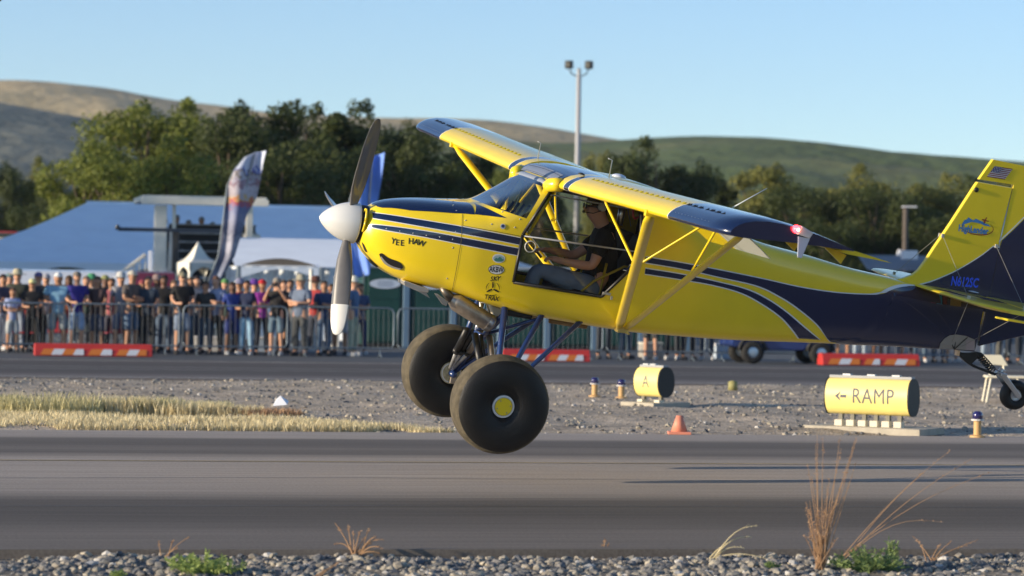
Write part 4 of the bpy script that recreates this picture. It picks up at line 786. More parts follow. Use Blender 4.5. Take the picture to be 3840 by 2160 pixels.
def eyes_mesh():
    b=MB(); b.box((-.03,-.102,1.642),(.02,.008,.009)); b.box((.03,-.102,1.642),(.02,.008,.009)); b.box((0,-.104,1.567),(.038,.006,.006)); return b.mesh('eyes_and_mouth',blk_)
VAR={(p,f):None for p in() for f in()}
def getv(p,f):
    if (p,f) not in VAR: VAR[(p,f)]=body_variant(p,f)
    return VAR[(p,f)]
HM,HL,CAPM,HATM,GLM,EYM=hair_mesh(),hair_mesh(True),cap_mesh(),hat_mesh(),glasses_mesh(),eyes_mesh()
def cm(c): 
    k='cloth_%.2f_%.2f_%.2f'%c; return mat(k,c,.85,var=.15,scale=9,bump=.3,bscale=25)
BLK=(.014,.014,.017); NAVYC=(.012,.018,.06); JEAN=(.05,.085,.15); 
def person(px,yc,pose,female,shirt,legs,legc,head,headc,skn,label,h=1.0,rz=0.0,glasses=False,shoe=(.05,.05,.05),z=0.0,group='spectators standing behind the barriers',fat=1.0):
    p=PL(px,yc); o=empty('person',label,'person',group,(p.x,p.y,z)); o.rotation_euler=(0,0,LANE+rz); v=getv(pose,female)
    def add(name,me,m): 
        c=link(name,me,o); 
        if not me.materials: me.materials.append(m)
        c.material_slots[0].link='OBJECT'; c.material_slots[0].material=m; c.scale=(fat,fat**.7,1) if name in('body','shirt','trousers','shorts') else (1,1,1); return c
    add('body',v['body'],skin_t[skn]); add('shirt',v['shirt'],cm(shirt)); add('trousers' if legs=='long' else 'shorts',v[legs],cm(legc)); [add('shoe',sm_,cm(shoe)) for sm_ in v['shoes']]; add('face',EYM,blk_)
    if head: add({'cap':'cap','hat':'hat','hair':'hair','long':'hair'}[head],{'cap':CAPM,'hat':HATM,'hair':HM,'long':HL}[head],cm(headc))
    if head in('cap','hat'): add('hair',HM,cm((.05,.035,.025)))
    if glasses: add('sunglasses',GLM,blk_)
    if pose=='camera' and 'photographing' in label: b=MB(); b.box((0,-.20,1.60),(.13,.07,.09)); b.tube([(0,-.22,1.60),(0,-.36,1.60)],.035,10); c=b.build('camera',blk_,None,bevel=.004,label='black camera held up by the man in the tan cap and black tee',cat='camera'); c.matrix_world=Matrix.Translation(o.location)@Matrix.Rotation(LANE+rz,4,'Z')@Matrix.Scale(h,4)
    o.scale=(h,h,h); return o
W_=(.6,.62,.66)
CR=[ # px, lane, pose, female, shirt, legs, legc, head, headc, skin, label, height, rz, glasses
(8,67.7,'folded',0,(.05,.05,.09),'long',(.4,.42,.5),'hair',(.03,.02,.02),1,'man in dark top at the very left edge of the crowd',.985,.1,0),
(62,68.2,'rail',0,(.05,.055,.04),'long',(.25,.3,.4),'hat',(.42,.38,.26),0,'man in a tall tan hat and olive shirt near the left edge',1.02,.1,0),
(45,67.35,'folded',1,(.30,.36,.58),'short',(.42,.44,.45),'hair',(.10,.06,.04),1,'short brown-haired person in a lavender top and pale shorts',.80,.0,0),
(140,68.3,'folded',0,(.03,.035,.05),'long',BLK,'cap',(.10,.09,.22),0,'man in a purple cap standing behind the one in the yellow cap',1.0,0,0),
(118,67.4,'rail',0,BLK,'long',BLK,'cap',(.55,.52,.25),1,'man in a pale yellow cap and black clothes leaning on the barrier',.93,-.1,1),
(215,67.5,'rail',0,(.22,.42,.58),'short',(.22,.25,.27),'cap',(.6,.62,.62),1,'heavy man in a white cap, light blue polo and grey shorts',.985,-.2,0),
(285,67.5,'rail',0,(.02,.015,.20),'short',(.28,.38,.55),'cap',(.16,.14,.12),0,'man in a royal blue shirt and light blue shorts',1.0,.15,0),
(362,67.6,'rail',1,(.05,.03,.035),'short',(.05,.06,.10),'long',(.09,.055,.04),1,'woman with long brown hair and a dark top',.965,-.15,0),
(450,68.6,'side',1,(.30,.30,.33),'short',(.15,.2,.3),'hat',(.5,.5,.48),0,'person in a pale sun hat behind the man with the grey tee',.99,0,0),
(492,67.6,'folded',0,(.10,.085,.08),'short',(.07,.12,.20),'cap',(.45,.42,.36),1,'man in a brown-grey tee and navy shorts with folded arms and sunglasses',1.04,.2,1),
(552,67.6,'rail',0,(.02,.035,.06),'long',BLK,'hair',(.10,.09,.08),1,'man in a navy tee and black trousers leaning forward on the rail',.97,-.3,0),
(612,68.5,'side',0,BLK,'long',(.07,.11,.18),'hair',(.02,.02,.02),2,'man in a black shirt and blue jeans left of the man with the tan cap',1.0,0,0),
(682,67.5,'rail',0,(.008,.008,.01),'short',(.16,.21,.30),'cap',(.20,.18,.12),0,'man in a tan cap and black tee with grey shorts',1.015,.1,1),
(735,68.6,'folded',0,(.24,.26,.30),'long',(.06,.12,.18),'hair',(.03,.02,.02),0,'man in a grey shirt behind the shoulder of the man in black',.98,0,0),
(768,67.6,'rail',1,(.03,.03,.03),'long',(.03,.05,.08),'hair',(.05,.03,.02),1,'person with dark hair and a black jacket left of the white-shirted man',.94,.1,1),
(806,67.7,'folded',0,(.25,.30,.45),'long',BLK,'hair',(.12,.06,.04),0,'man in an open dark jacket over a pale blue shirt',.985,-.1,0),
(868,67.5,'side',1,(.015,.04,.22),'short',(.015,.03,.15),'long',(.04,.025,.02),2,'woman with long dark hair in a bright blue dress',.93,.2,0),
(922,67.5,'rail',1,(.02,.03,.08),'long',(.24,.40,.55),'hair',(.03,.02,.02),1,'woman in dark blue with pale blue trousers',.93,0,0),
(980,67.5,'folded',1,(.28,.03,.30),'long',(.02,.02,.03),'cap',(.40,.01,.02),1,'woman in a red cap and magenta shirt with folded arms',.96,.1,0),
(1035,67.4,'camera',0,(.012,.012,.018),'short',(.10,.16,.22),'cap',(.26,.23,.19),0,'man in a tan cap and black tee photographing the aircraft',.965,-.35,0),
(1125,67.1,'folded',0,(.12,.16,.24),'long',(.05,.055,.06),'hat',(.36,.33,.25),0,'large man in a straw hat, grey-blue shirt and dark trousers',1.0,-.5,1),
(1212,67.5,'folded',0,(.03,.055,.14),'long',(.07,.12,.20),'hair',(.03,.03,.03),1,'man in a navy shirt and jeans with folded arms left of the propeller',.965,.2,0),
(1322,67.5,'side',0,(.08,.14,.26),'long',(.32,.36,.27),'hat',(.7,.66,.55),0,'man in a pale hat, blue shirt and khaki trousers beside the green toilet',.985,.5,0),
(1275,68.4,'side',0,(.3,.32,.4),'short',(.35,.37,.4),'cap',(.3,.3,.3),1,'man in pale grey half hidden behind the propeller',.97,0,0),
(1348,68.6,'folded',1,(.05,.07,.15),'long',(.02,.03,.10),'long',(.05,.03,.02),1,'woman with dark hair behind the man in the pale hat',.93,0,0),
(170,69.3,'side',0,(.25,.25,.3),'long',(.06,.09,.14),'cap',(.3,.3,.33),0,'man in grey in the second row behind the light blue polo',.98,.1,0),
(320,69.2,'folded',0,(.06,.10,.08),'long',(.2,.2,.2),'hair',(.2,.18,.15),0,'man in dark green in the second row, right of the royal blue shirt',.97,0,0),
(415,69.2,'side',1,(.35,.1,.12),'long',(.05,.05,.08),'hair',(.08,.05,.03),1,'person in a dark red top in the second row',.93,0,0),
(650,69.4,'side',1,(.3,.28,.26),'long',(.05,.07,.1),'long',(.12,.08,.05),0,'woman in beige in the second row behind the tan cap',.93,0,0),
(840,69.4,'side',0,(.2,.3,.2),'long',(.1,.1,.12),'cap',(.1,.25,.08),0,'man in a green cap in the second row behind the blue dress',.96,0,0),
(1085,69.5,'folded',0,(.4,.38,.35),'short',(.3,.28,.22),'hair',(.05,.04,.03),1,'man in a cream shirt in the second row behind the photographer',.95,0,0),
(30,69.3,'camera',0,(0.05, 0.12, 0.05),'long',(0.04, 0.05, 0.08),'cap',(0.12, 0.19, 0.2),0,'man in a green shirt at the back, between the edge and the tan hat',0.98,0.4,0),
(255,69.8,'side',1,(0.28, 0.08, 0.03),'long',(0.04, 0.05, 0.08),'long',(0.08, 0.05, 0.03),2,'woman in a rust-coloured top at the back, between light blue polo and royal blue shirt',0.97,0.0,1),
(340,70.3,'side',0,(0.4, 0.42, 0.45),'long',(0.04, 0.05, 0.08),'hat',(0.06, 0.28, 0.13),0,'man in a pale shirt at the back, just left of the long brown hair',0.99,-0.4,0),
(390,69.8,'rail',0,(0.03, 0.03, 0.03),'long',(0.04, 0.05, 0.08),'cap',(0.24, 0.25, 0.1),2,'man in a black cap at the back, just right of the long brown hair',0.99,0.4,1),
(530,70.2,'hips',0,(0.1, 0.11, 0.05),'long',(0.04, 0.05, 0.08),'cap',(0.27, 0.05, 0.06),1,'man in an olive shirt at the back, left of the leaning navy tee',0.93,0.2,0),
(585,70.3,'hips',0,(0.6, 0.6, 0.62),'long',(0.04, 0.05, 0.08),'hat',(0.25, 0.18, 0.17),2,'man in a white tee at the back, right of the leaning navy tee',0.98,0.4,0),
(712,70.4,'rail',1,(0.03, 0.16, 0.16),'long',(0.04, 0.05, 0.08),'long',(0.08, 0.05, 0.03),1,'woman in teal at the back, between the tan cap and the grey shirt',0.99,-0.2,0),
(895,69.8,'folded',0,(0.15, 0.02, 0.03),'long',(0.04, 0.05, 0.08),'hat',(0.2, 0.2, 0.3),1,'man in a maroon shirt at the back, between the two women in blue',0.94,-0.4,0),
(950,70.5,'folded',0,(0.35, 0.3, 0.22),'long',(0.04, 0.05, 0.08),'hat',(0.12, 0.04, 0.27),0,'man in a beige hat at the back, left of the red cap',0.94,0.3,0),
(1060,69.0,'camera',1,(0.02, 0.02, 0.02),'long',(0.04, 0.05, 0.08),'long',(0.08, 0.05, 0.03),0,'woman in a black top at the back, right of the photographer',0.95,0.1,0),
(1180,70.4,'rail',0,(0.35, 0.03, 0.03),'long',(0.04, 0.05, 0.08),'hat',(0.09, 0.03, 0.02),0,'man in a red shirt at the back, between the straw hat and the navy shirt',0.98,-0.5,1),
(1240,69.6,'camera',1,(0.5, 0.3, 0.32),'long',(0.04, 0.05, 0.08),'long',(0.08, 0.05, 0.03),1,'woman in pale pink at the back, left of the propeller',0.92,-0.5,0),
# legs and lower bodies seen below the fuselage
(2262,67.6,'side',0,(.05,.05,.06),'long',(.02,.025,.035),'hair',(.03,.03,.03),1,'person in dark trousers just right of the last green toilet',1.0,0,0),
(2345,67.8,'side',0,(.05,.07,.1),'long',(.05,.09,.14),'cap',(.1,.1,.1),1,'person in blue jeans below the strut fitting',1.0,.2,0),
(2440,67.4,'side',0,(.2,.2,.2),'short',(.05,.05,.05),'cap',(.1,.1,.1),0,'person in black shorts with a bare arm hanging down',.98,-.3,0),
(2520,67.8,'side',0,(.03,.04,.06),'long',(.02,.025,.04),'cap',(.1,.1,.1),1,'first of two people in black trousers left of the pale blue box',1.0,0,0),
(2580,67.6,'folded',0,(.04,.05,.07),'long',(.018,.02,.03),'cap',(.1,.1,.1),1,'second of two people in black trousers left of the pale blue box',1.0,0,0),
(2650,68.0,'side',1,(.2,.2,.25),'long',(.05,.07,.11),'long',(.04,.03,.02),0,'person in dark blue trousers nearest the pale blue box',.95,0,0),
(3160,68.0,'side',0,(.3,.3,.3),'short',(.35,.30,.22),'cap',(.1,.1,.1),1,'person in tan shorts just right of the blue cart',1.0,0,0),
(3225,67.8,'side',1,(.3,.35,.45),'long',(.35,.42,.5),'long',(.05,.03,.02),0,'person in pale blue trousers behind the right barricade',.95,0,0),
(3290,68.1,'side',0,(.1,.1,.1),'short',(.40,.43,.48),'cap',(.1,.1,.1),1,'person in pale grey shorts behind the right barricade',1.0,.2,0),
(3345,67.7,'side',0,(.1,.1,.1),'long',(.06,.08,.12),'cap',(.1,.1,.1),1,'person in dark jeans behind the right barricade',1.0,0,0),
(3400,67.9,'side',1,(.3,.25,.2),'short',(.30,.28,.24),'long',(.05,.03,.02),0,'person in beige shorts at the right end of the barricade',.95,0,0),
(3450,67.7,'side',0,(.1,.1,.1),'long',(.09,.14,.20),'cap',(.1,.1,.1),1,'person in blue jeans just right of the barricade',1.0,0,0),
(3520,67.8,'side',0,(.1,.1,.1),'long',(.05,.07,.10),'cap',(.1,.1,.1),0,'person in dark trousers below the tail',1.0,0,0),
(3570,68.2,'side',1,(.4,.3,.2),'short',(.40,.35,.28),'long',(.05,.03,.02),1,'person in sand-coloured shorts below the tail plate',.95,0,0),
(3705,67.6,'folded',0,(.42,.48,.58),'long',(.25,.32,.4),'cap',(.5,.5,.5),0,'person in a pale blue shirt right of the tail spring',.97,0,0),
(3760,67.9,'side',0,(.05,.06,.06),'long',(.10,.10,.09),'cap',(.1,.1,.1),1,'person in a dark top below the rudder, third from the right edge',1.0,0,0),
(3800,67.5,'folded',0,(.04,.05,.05),'long',(.02,.03,.035),'hair',(.03,.03,.03),1,'person in dark clothes second from the right edge',.99,0,0),
(3838,67.7,'side',0,(.03,.04,.04),'long',(.03,.035,.04),'cap',(.1,.1,.1),1,'person in dark clothes cut by the right edge of the photo',1.0,0,0)]
for c in CR:
    person(*c[:11],h=c[11]*(.985+.03*((len(c[10])*7)%5)/4),rz=c[12]*1.8+(((len(c[10])*13)%7)-3)*.09,glasses=bool(c[13]),fat=1.18 if ('heavy' in c[10] or 'large' in c[10]) else 1.0,shoe=(.5,.5,.5) if len(c[10])%3==0 else (.04,.04,.045))
# people high up in the grandstand
GL=Vector((math.cos(LANE),math.sin(LANE),0)); GN=Vector((-math.sin(LANE),math.cos(LANE),0))
for i,(px,yy,zz,c,lab) in enumerate([(610,93.4,1.95,(.05,.06,.1),'leftmost of the spectators high in the grandstand, in dark blue'),(655,93.5,2.05,(.4,.38,.36),'second spectator high in the grandstand, in a pale shirt and cap'),(748,93.4,2.0,(.08,.08,.12),'third spectator high in the grandstand, in black'),(700,93.6,1.9,(.3,.3,.32),'spectator in grey lower down the grandstand benches'),(790,93.6,1.85,(.1,.12,.2),'rightmost spectator in the grandstand, in navy')]):
    person(px,yy,'side',0,c,'long',(.05,.06,.08),'cap',(.3,.3,.3),1,lab,z=zz-.2,group='spectators in the grandstand',h=1.0)
# ------------------------------------------------------------------ the aircraft
_ps,_th,_ph=R(16.68),R(9),R(7.56)
_f=Vector((-math.cos(_ps)*math.cos(_th),-math.sin(_ps)*math.cos(_th),math.sin(_th)))
_l0=Vector((math.sin(_ps),-math.cos(_ps),0)); _u0=_f.cross(_l0)
_l=_l0*math.cos(_ph)-_u0*math.sin(_ph); _u=_u0*math.cos(_ph)+_l0*math.sin(_ph); _O=Vector((.103,26.05,.3))
def c2w(v): return Vector((v.x*cr-v.z*sr,v.y,v.x*sr+v.z*cr))
fw,lw,uw,Ow=c2w(_f),c2w(_l),c2w(_u),c2w(_O)+Vector((0,0,CAMH))
plane=empty('light_aircraft','yellow and navy high-wing bush plane with fat black tyres, flying just above the runway','airplane')
plane.matrix_world=Matrix(((fw.x,lw.x,uw.x,Ow.x),(fw.y,lw.y,uw.y,Ow.y),(fw.z,lw.z,uw.z,Ow.z),(0,0,0,1)))
def L(px,py,y):
    """aircraft coordinates (x forward, z up) of the photo pixel on the plane y = const"""
    r=Vector(((px-CX)/F,1,-(py-HY)/F)); A=Matrix((r,-_f,-_u)).transposed(); s=A.inverted()@(_O+_l*y); return s.y,s.z
def L3(px,py,y): x,z=L(px,py,y); return Vector((x,y,z))
yel=mat('yellow_paint',(.90,.66,.018),.30,coat=.6,var=.05,scale=2.2,bump=.06,bscale=2.5)
navy=mat('navy_paint',(.005,.014,.058),.22,coat=1.0)
whitep=mat('white_pinstripe',(.75,.75,.75),.3)
blk=mat('black_plastic',(.012,.012,.013),.45); dark=mat('dark_interior',(.012,.012,.012),.9)
alu=mat('bare_aluminium',(.62,.62,.63),.3,metal=1.0); steel=mat('dull_exhaust_steel',(.42,.36,.30),.42,metal=.85,var=.15,scale=20)
bluet=mat('blue_gear_paint',(.010,.032,.13),.28,coat=.6); silver=mat('silver_trim',(.50,.50,.50),.35,metal=.6)
def glass_mat(name,tint=(.9,.93,.95),gl=1.0):
    m,n,l,b=new_mat(name); n.remove(b); t=n.new('ShaderNodeBsdfTransparent'); t.inputs[0].default_value=(*tint,1); g=n.new('ShaderNodeBsdfGlossy'); g.inputs['Roughness'].default_value=.03
    fr=n.new('ShaderNodeFresnel'); fr.inputs[0].default_value=1.45; mm=n.new('ShaderNodeMath'); mm.operation='MULTIPLY'; mm.inputs[1].default_value=gl; l.new(fr.outputs[0],mm.inputs[0]); mm.use_clamp=True
    ms=n.new('ShaderNodeMixShader'); l.new(mm.outputs[0],ms.inputs[0]); l.new(t.outputs[0],ms.inputs[1]); l.new(g.outputs[0],ms.inputs[2]); l.new(ms.outputs[0],n['Material Output'].inputs[0]); return m
glassw=glass_mat('windshield_plastic',(.84,.89,.94),2.4); glassd=glass_mat('door_plastic',(.95,.96,.96),.6); glasst=glass_mat('smoked_door_plastic',(.93,.91,.88),.6)
# --- fuselage sections along x
TX=[1.47,1.43,1.36,1.2,1.0,.767,.55,.50,.30,.0,-.3,-.7,-1.05,-1.5,-2.164,-2.615,-3.076,-3.418,-3.9,-4.4]
TZ=[.09,.135,.185,.235,.27,.298,.325,.335,.455,.66,.74,.76,.72,.555,.404,.363,.313,.294,.24,.20]
BX=[1.47,1.43,1.36,1.318,1.2,1.082,.9,.662,.3,-.122,-.5,-.905,-1.4,-1.91,-2.894,-3.7,-4.4]
BZ=[-.20,-.255,-.31,-.345,-.40,-.435,-.455,-.465,-.515,-.545,-.55,-.548,-.52,-.485,-.385,-.30,-.245]
WX=[1.47,1.43,1.36,1.25,1.05,.767,.5,0,-.9,-1.4,-2.2,-3.1,-3.9,-4.4]
WW=[.185,.235,.285,.335,.40,.46,.50,.525,.525,.49,.375,.23,.105,.035]
NX=[1.47,1.2,.767,.5,0,-1.2,-2.5,-4.4]; NN=[2.3,2.6,3.3,4.5,7,7,5.0,4.0]
def sec(x):
    zt,zb=sinterp(TX,TZ,x),sinterp(BX,BZ,x); return (zt+zb)/2,(zt-zb)/2,sinterp(WX,WW,x),interp(NX,NN,x)
def fpt(x,th,off=0.0):
    zc,h,w_,n=sec(x); c,s=math.cos(th),math.sin(th)
    def q(off): 
        return (math.copysign(abs(c)**(2/n),c)*(w_+off),math.copysign(abs(s)**(2/n),s)*(h+off)+zc)
    y,z=q(off); return Vector((x,y,z))
def S(px,py):
    """surface point of the near side under a photo pixel, returned as (x, theta)"""
    def g(y):
        x,z=L(px,py,y); zc,h,w_,n=sec(x); k=(z-zc)/h; kk=min(1,abs(k)); return y-w_*(1-kk**n)**(1/n),x,k,n
    lo_,hi_=0.0,.56
    if g(lo_)[0]>=0: y=0.0
    else:
        for i in range(44):
            y=(lo_+hi_)/2
            if g(y)[0]<0: lo_=y
            else: hi_=y
    _,x,k,n=g(y); k=max(-1,min(1,k)); s=math.copysign(abs(k)**(n/2),k); return x,math.asin(s)
def resample(poly,N):
    poly=[Vector(p) for p in poly]; d=[0]
    for a,b in zip(poly,poly[1:]): d.append(d[-1]+(b-a).length)
    out=[]
    for i in range(N+1):
        t=d[-1]*i/N; k=max(j for j in range(len(d)-1) if d[j]<=t+1e-9); h=(d[k+1]-d[k]) or 1
        # catmull-rom through the points
        p1,p2=poly[k],poly[k+1]; p0=poly[k-1] if k>0 else p1*2-p2; p3=poly[k+2] if k+2<len(poly) else p2*2-p1; u=(t-d[k])/h
        out.append(.5*((2*p1)+(-p0+p2)*u+(2*p0-5*p1+4*p2-p3)*u*u+(-p0+3*p1-3*p2+p3)*u**3))
    return out
def decal(name,A,B,m,off=.003,N=60,M=6,both=True,parent=None,px=True):
    pa=[S(*p) if px else tuple(p) for p in resample(A,N)]; pb=[S(*p) if px else tuple(p) for p in resample(B,N)]
    vs=[fpt(a[0]+(b[0]-a[0])*j/M,a[1]+(b[1]-a[1])*j/M,off) for a,b in zip(pa,pb) for j in range(M+1)]
    fs=[(i*(M+1)+j,(i+1)*(M+1)+j,(i+1)*(M+1)+j+1,i*(M+1)+j+1) for i in range(N) for j in range(M)]
    b=MB(); b.add(vs,fs); o=b.build(name,m,parent or plane,smooth=True)
    if both: b=MB(); b.add([(v.x,-v.y,v.z) for v in vs],fs); b.build(name,m,parent or plane,smooth=True)
    return o
# shell
xs=[1.47,1.455,1.43,1.40,1.36,1.32,1.27,1.2,1.13,1.05,.97,.88,.80,.767,.72,.65,.58,.53,.50]+[.5-.04*i for i in range(1,122)]+[-4.4]
xs=sorted(set(round(x,3) for x in xs),reverse=True); NTH=112
bm=bmesh.new(); rings=[[bm.verts.new(fpt(x,2*math.pi*j/NTH)) for j in range(NTH)] for x in xs]
for a,b in zip(rings,rings[1:]):
    for j in range(NTH): bm.faces.new((a[j],a[(j+1)%NTH],b[(j+1)%NTH],b[j]))
bm.faces.new(rings[-1])
WS=[L(1785,752,0),L(1974,819,.515),L(2052,695,.52)]; WS=[Vector(p) for p in WS]
WSX=[WS[0],WS[1],WS[2],Vector((WS[2].x,1.0)),Vector((WS[0].x,1.0))]
DR=[Vector(L(px,py,.522)) for px,py in [(1925,1058),(2255,1112),(2400,975),(2406,800),(2385,775),(2112,716),(2068,712),(1960,880)]]
FWX=.72
def cut(poly):
    for p,q in zip(poly,poly[1:]+poly[:1]):
        d=q-p; bmesh.ops.bisect_plane(bm,geom=bm.verts[:]+bm.edges[:]+bm.faces[:],plane_co=(p.x,0,p.y),plane_no=(d.y,0,-d.x),dist=1e-5)
def inside(poly,c):
    s=[(q-p).cross(Vector((c.x,c.z))-p) for p,q in zip(poly,poly[1:]+poly[:1])]; return all(v<0 for v in s) or all(v>0 for v in s)
cut(WSX); cut(DR)
mid=[L(1962,884,.522),L(2404,946,.522)]; mid=[Vector(m_) for m_ in mid]; d=mid[1]-mid[0]
bmesh.ops.bisect_plane(bm,geom=bm.verts[:]+bm.edges[:]+bm.faces[:],plane_co=(mid[0].x,0,mid[0].y),plane_no=(d.y,0,-d.x),dist=1e-5)
bmesh.ops.bisect_plane(bm,geom=bm.verts[:]+bm.edges[:]+bm.faces[:],plane_co=(FWX,0,0),plane_no=(1,0,0),dist=1e-5)
bmesh.ops.recalc_face_normals(bm,faces=bm.faces)
def part_faces(name,test,m,smooth=True,parent=None):
    b=MB(); idx={}
    for f_ in bm.faces:
        c=f_.calc_center_median()
        if test(c): 
            ids=[]
            for v in f_.verts:
                if v.index not in idx: idx[v.index]=len(b.v); b.v.append(tuple(v.co))
                ids.append(idx[v.index])
            b.f.append(tuple(ids)); b.m.append(0)
    o=b.build(name,m,parent or plane,fixn=False); sharp(o.data,28); return o
bm.verts.index_update()
zmid=lambda c:(mid[0].y+(c.x-mid[0].x)*d.y/d.x)
inW=lambda c:inside(WSX,c); inD=lambda c:inside(DR,c) and abs(c.y)>.3
roof=lambda c:(c.x<.02 and c.x>-1.0 and c.z>.5 and abs(c.y)<.5 and not inD(c)) 
part_faces('cowling',lambda c:c.x>FWX and not inW(c),yel)
inT=lambda c:c.x<=-3.72 or (c.x<-2.99 and c.z<.05)
part_faces('fuselage',lambda c:not inT(c) and c.x<=FWX and not inW(c) and not inD(c),yel)
part_faces('tail_cone',inT,navy)
part_faces('windshield',inW,glassw)
for s_ in (1,-1):
    part_faces('door_window',lambda c:inD(c) and c.z>zmid(c) and c.y*s_>0,glassd)
    part_faces('door_panel',lambda c:inD(c) and c.z<=zmid(c) and c.y*s_>0,glasst)
bm.free()
# white-and-navy trim
def pstripe(top,bot):
    decal('pinstripe',[(x,y-3.0) for x,y in top],[(x,y+3.0) for x,y in bot],whitep,.0016)
    decal('stripe',top,bot,navy,.003)
pstripe([(1395,798),(1490,811),(1700,845),(1850,873),(1952,893)],[(1398,818),(1490,833),(1700,870),(1850,898),(1950,918)])
pstripe([(1382,846),(1420,844),(1600,868),(1760,897),(1945,932)],[(1382,847),(1420,858),(1600,890),(1760,922),(1940,957)])
decal('nose_trim',[(1393,768),(1422,781),(1538,790),(1733,801),(1840,812),(1898,818)],[(1386,760),(1440,751.5),(1538,749.5),(1674,751.5),(1770,757),(1896,817)],navy,.003,N=50,M=14)
nzt=[] # the cowl's top, across the centre line
def topband(name,x0,x1,m,off,th):
    b=MB(); b.grid(lambda u,v:fpt(x0+(x1-x0)*u,th(x0+(x1-x0)*u)+(math.pi-2*th(x0+(x1-x0)*u))*v,off),30,40); return b.build(name,m,plane,smooth=True)
def th_at(x):
    # theta of the lower edge of the navy top, read from the side view
    pts=[(1393,768),(1422,781),(1538,790),(1733,801)]; q=[S(*p) for p in pts]; return interp([a for a,_ in q],[b for _,b in q],x)
for o in [o for o in plane.children if o.name.startswith('nose_trim')]: bpy.data.objects.remove(o)
x_a=S(1393,768)[0]; x_b=S(1779,804)[0]
_q=[S(*p) for p in [(1393,768),(1422,781),(1538,790),(1733,801),(1790,806)]]
topband('nose_trim',x_a,x_b,navy,.0026,lambda x:interp([a for a,_ in _q],[b for _,b in _q],x))
def wsedge(u):    # from the cowl's crown down to the tip of the navy wedge, just below the windshield
    return None
decal('nose_trim',[(1780,804),(1840,811),(1899,818)],[(1776,762),(1830,784),(1897,817)],navy,.0030,N=18,M=8)
pstripe([(2424,965),(2560,990),(2700,1023),(2840,1063),(2920,1103),(2990,1158),(3050,1212),(3104,1278)],[(2420,990),(2560,1015),(2700,1047),(2820,1078),(2900,1118),(2970,1172),(3030,1228),(3080,1280)]) if False else None
# aft stripes: upper navy field, yellow band between, lower navy band
decal('pinstripe',[(2420,960),(2560,983),(2700,1010),(2856,1042),(3000,1074),(3130,1094),(3240,1101),(3320,1098),(3441,1070)],
      [(2420,988),(2560,1012),(2700,1043),(2835,1075),(2920,1115),(2990,1160),(3060,1218),(3110,1281),(3112,1281)],whitep,.0030,N=110,M=40)
decal('aft_trim',[(2420,964),(2560,987),(2700,1014),(2856,1046),(3000,1078),(3130,1098),(3240,1105),(3322,1102),(3441,1074),(3475,1068)],
      [(2420,984),(2560,1008),(2700,1039),(2838,1071),(2924,1111),(2995,1157),(3066,1217),(3112,1278),(3160,1286)],navy,.0045,N=110,M=40)
decal('aft_trim',[(3436,1076),(3480,1068),(3500,1064)],[(3112,1281),(3240,1292),(3400,1300),(3520,1306)],navy,.0052,N=50,M=40)

decal('pinstripe',[(2420,1003),(2560,1026),(2700,1056),(2810,1085),(2890,1125),(2955,1170),(3020,1225),(3088,1282)],[(2418,1030),(2560,1052),(2680,1074),(2780,1103),(2860,1146),(2925,1192),(2965,1235),(2997,1277)],whitep,.0016,N=60)
decal('stripe',[(2420,1007),(2560,1030),(2700,1060),(2807,1089),(2887,1129),(2952,1174),(3016,1228),(3082,1281)],[(2418,1026),(2560,1048),(2682,1070),(2783,1099),(2864,1142),(2930,1189),(2971,1233),(3003,1277)],navy,.003,N=60)
decal('pinstripe',[(2292,976),(2345,985)],[(2292,1022),(2332,1028)],whitep,.0012,N=4) if False else None
pstripe([(2362,994),(2390,999)],[(2335,1010),(2388,1024)])
# seams and fasteners on the cowl
seam=mat('panel_seam',(.12,.10,.02),.7)
decal('panel_seam',[(1733,803),(1728,900),(1722,940),(1712,1000),(1695,1088)],[(1735,803),(1730,900),(1724,940),(1714,1000),(1697,1088)],seam,.0034,N=20,M=1)
decal('panel_seam',[(1735,846),(1850,866),(1950,885)],[(1735,848),(1850,868),(1950,887)],seam,.0034,N=20,M=1)
fm=MB()
for px,py in [(1450,858),(1500,867),(1550,875),(1600,883),(1650,889),(1698,898),(1746,827),(1709,869),(1844,841),(1931,853),(1698,929),(1677,1044),(1950,822),(1885,795),(1700,770),(1712,791),(1698,757)]:
    x,t=S(px,py)
    for s_ in(1,-1):
        p=fpt(x,t,.001); fm.lathe([(.0001,-.002),(.008,0),(.006,.002),(.0001,.0025)],(p.x,p.y*s_,p.z),'y',8)
fm.build('fasteners',silver,plane,smooth=True,kind='stuff')
# nose ring, intakes
mb=MB(); mb.grid(lambda u,v:(lambda p:Vector((p.x+.012*math.sin(v*math.pi),p.y*(1-.30*v),p.z*(1-.30*v)-.06*.30*v)))(fpt(1.47,u*2*math.pi)),64,6); mb.build('nose_bowl',yel,plane,smooth=True)
mb=MB(); mb.lathe([(.001,1.475),(.15,1.475),(.165,1.44),(.15,1.40),(.001,1.40)],(0,0,-.05),'x'); 
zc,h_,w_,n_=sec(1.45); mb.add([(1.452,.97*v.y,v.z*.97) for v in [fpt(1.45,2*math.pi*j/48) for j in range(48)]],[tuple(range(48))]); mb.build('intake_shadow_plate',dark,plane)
mb=MB(); mb.lathe([(.02,1.40),(.15,1.42),(.165,1.44),(.165,1.49),(.13,1.51),(.13,1.54),(.02,1.54)],(0,0,-.028),'x',28); mb.build('propeller_flange',blk,plane,smooth=True)
for s_ in (1,-1):      # cooling inlets beside the spinner
    mb=MB(); mb.tube([(1.487,s_*(.145+.055*math.cos(a)),.02+.10*math.sin(a)) for a in [i*math.pi/10 for i in range(21)]],.010,6); mb.build('cooling_inlet_rim',yel,plane,smooth=True)
    mb=MB(); mb.add([(1.486,s_*(.145+.052*math.cos(a)),.02+.095*math.sin(a)) for a in [i*math.pi/12 for i in range(24)]],[tuple(range(24))]); mb.build('cooling_inlet',dark,plane)
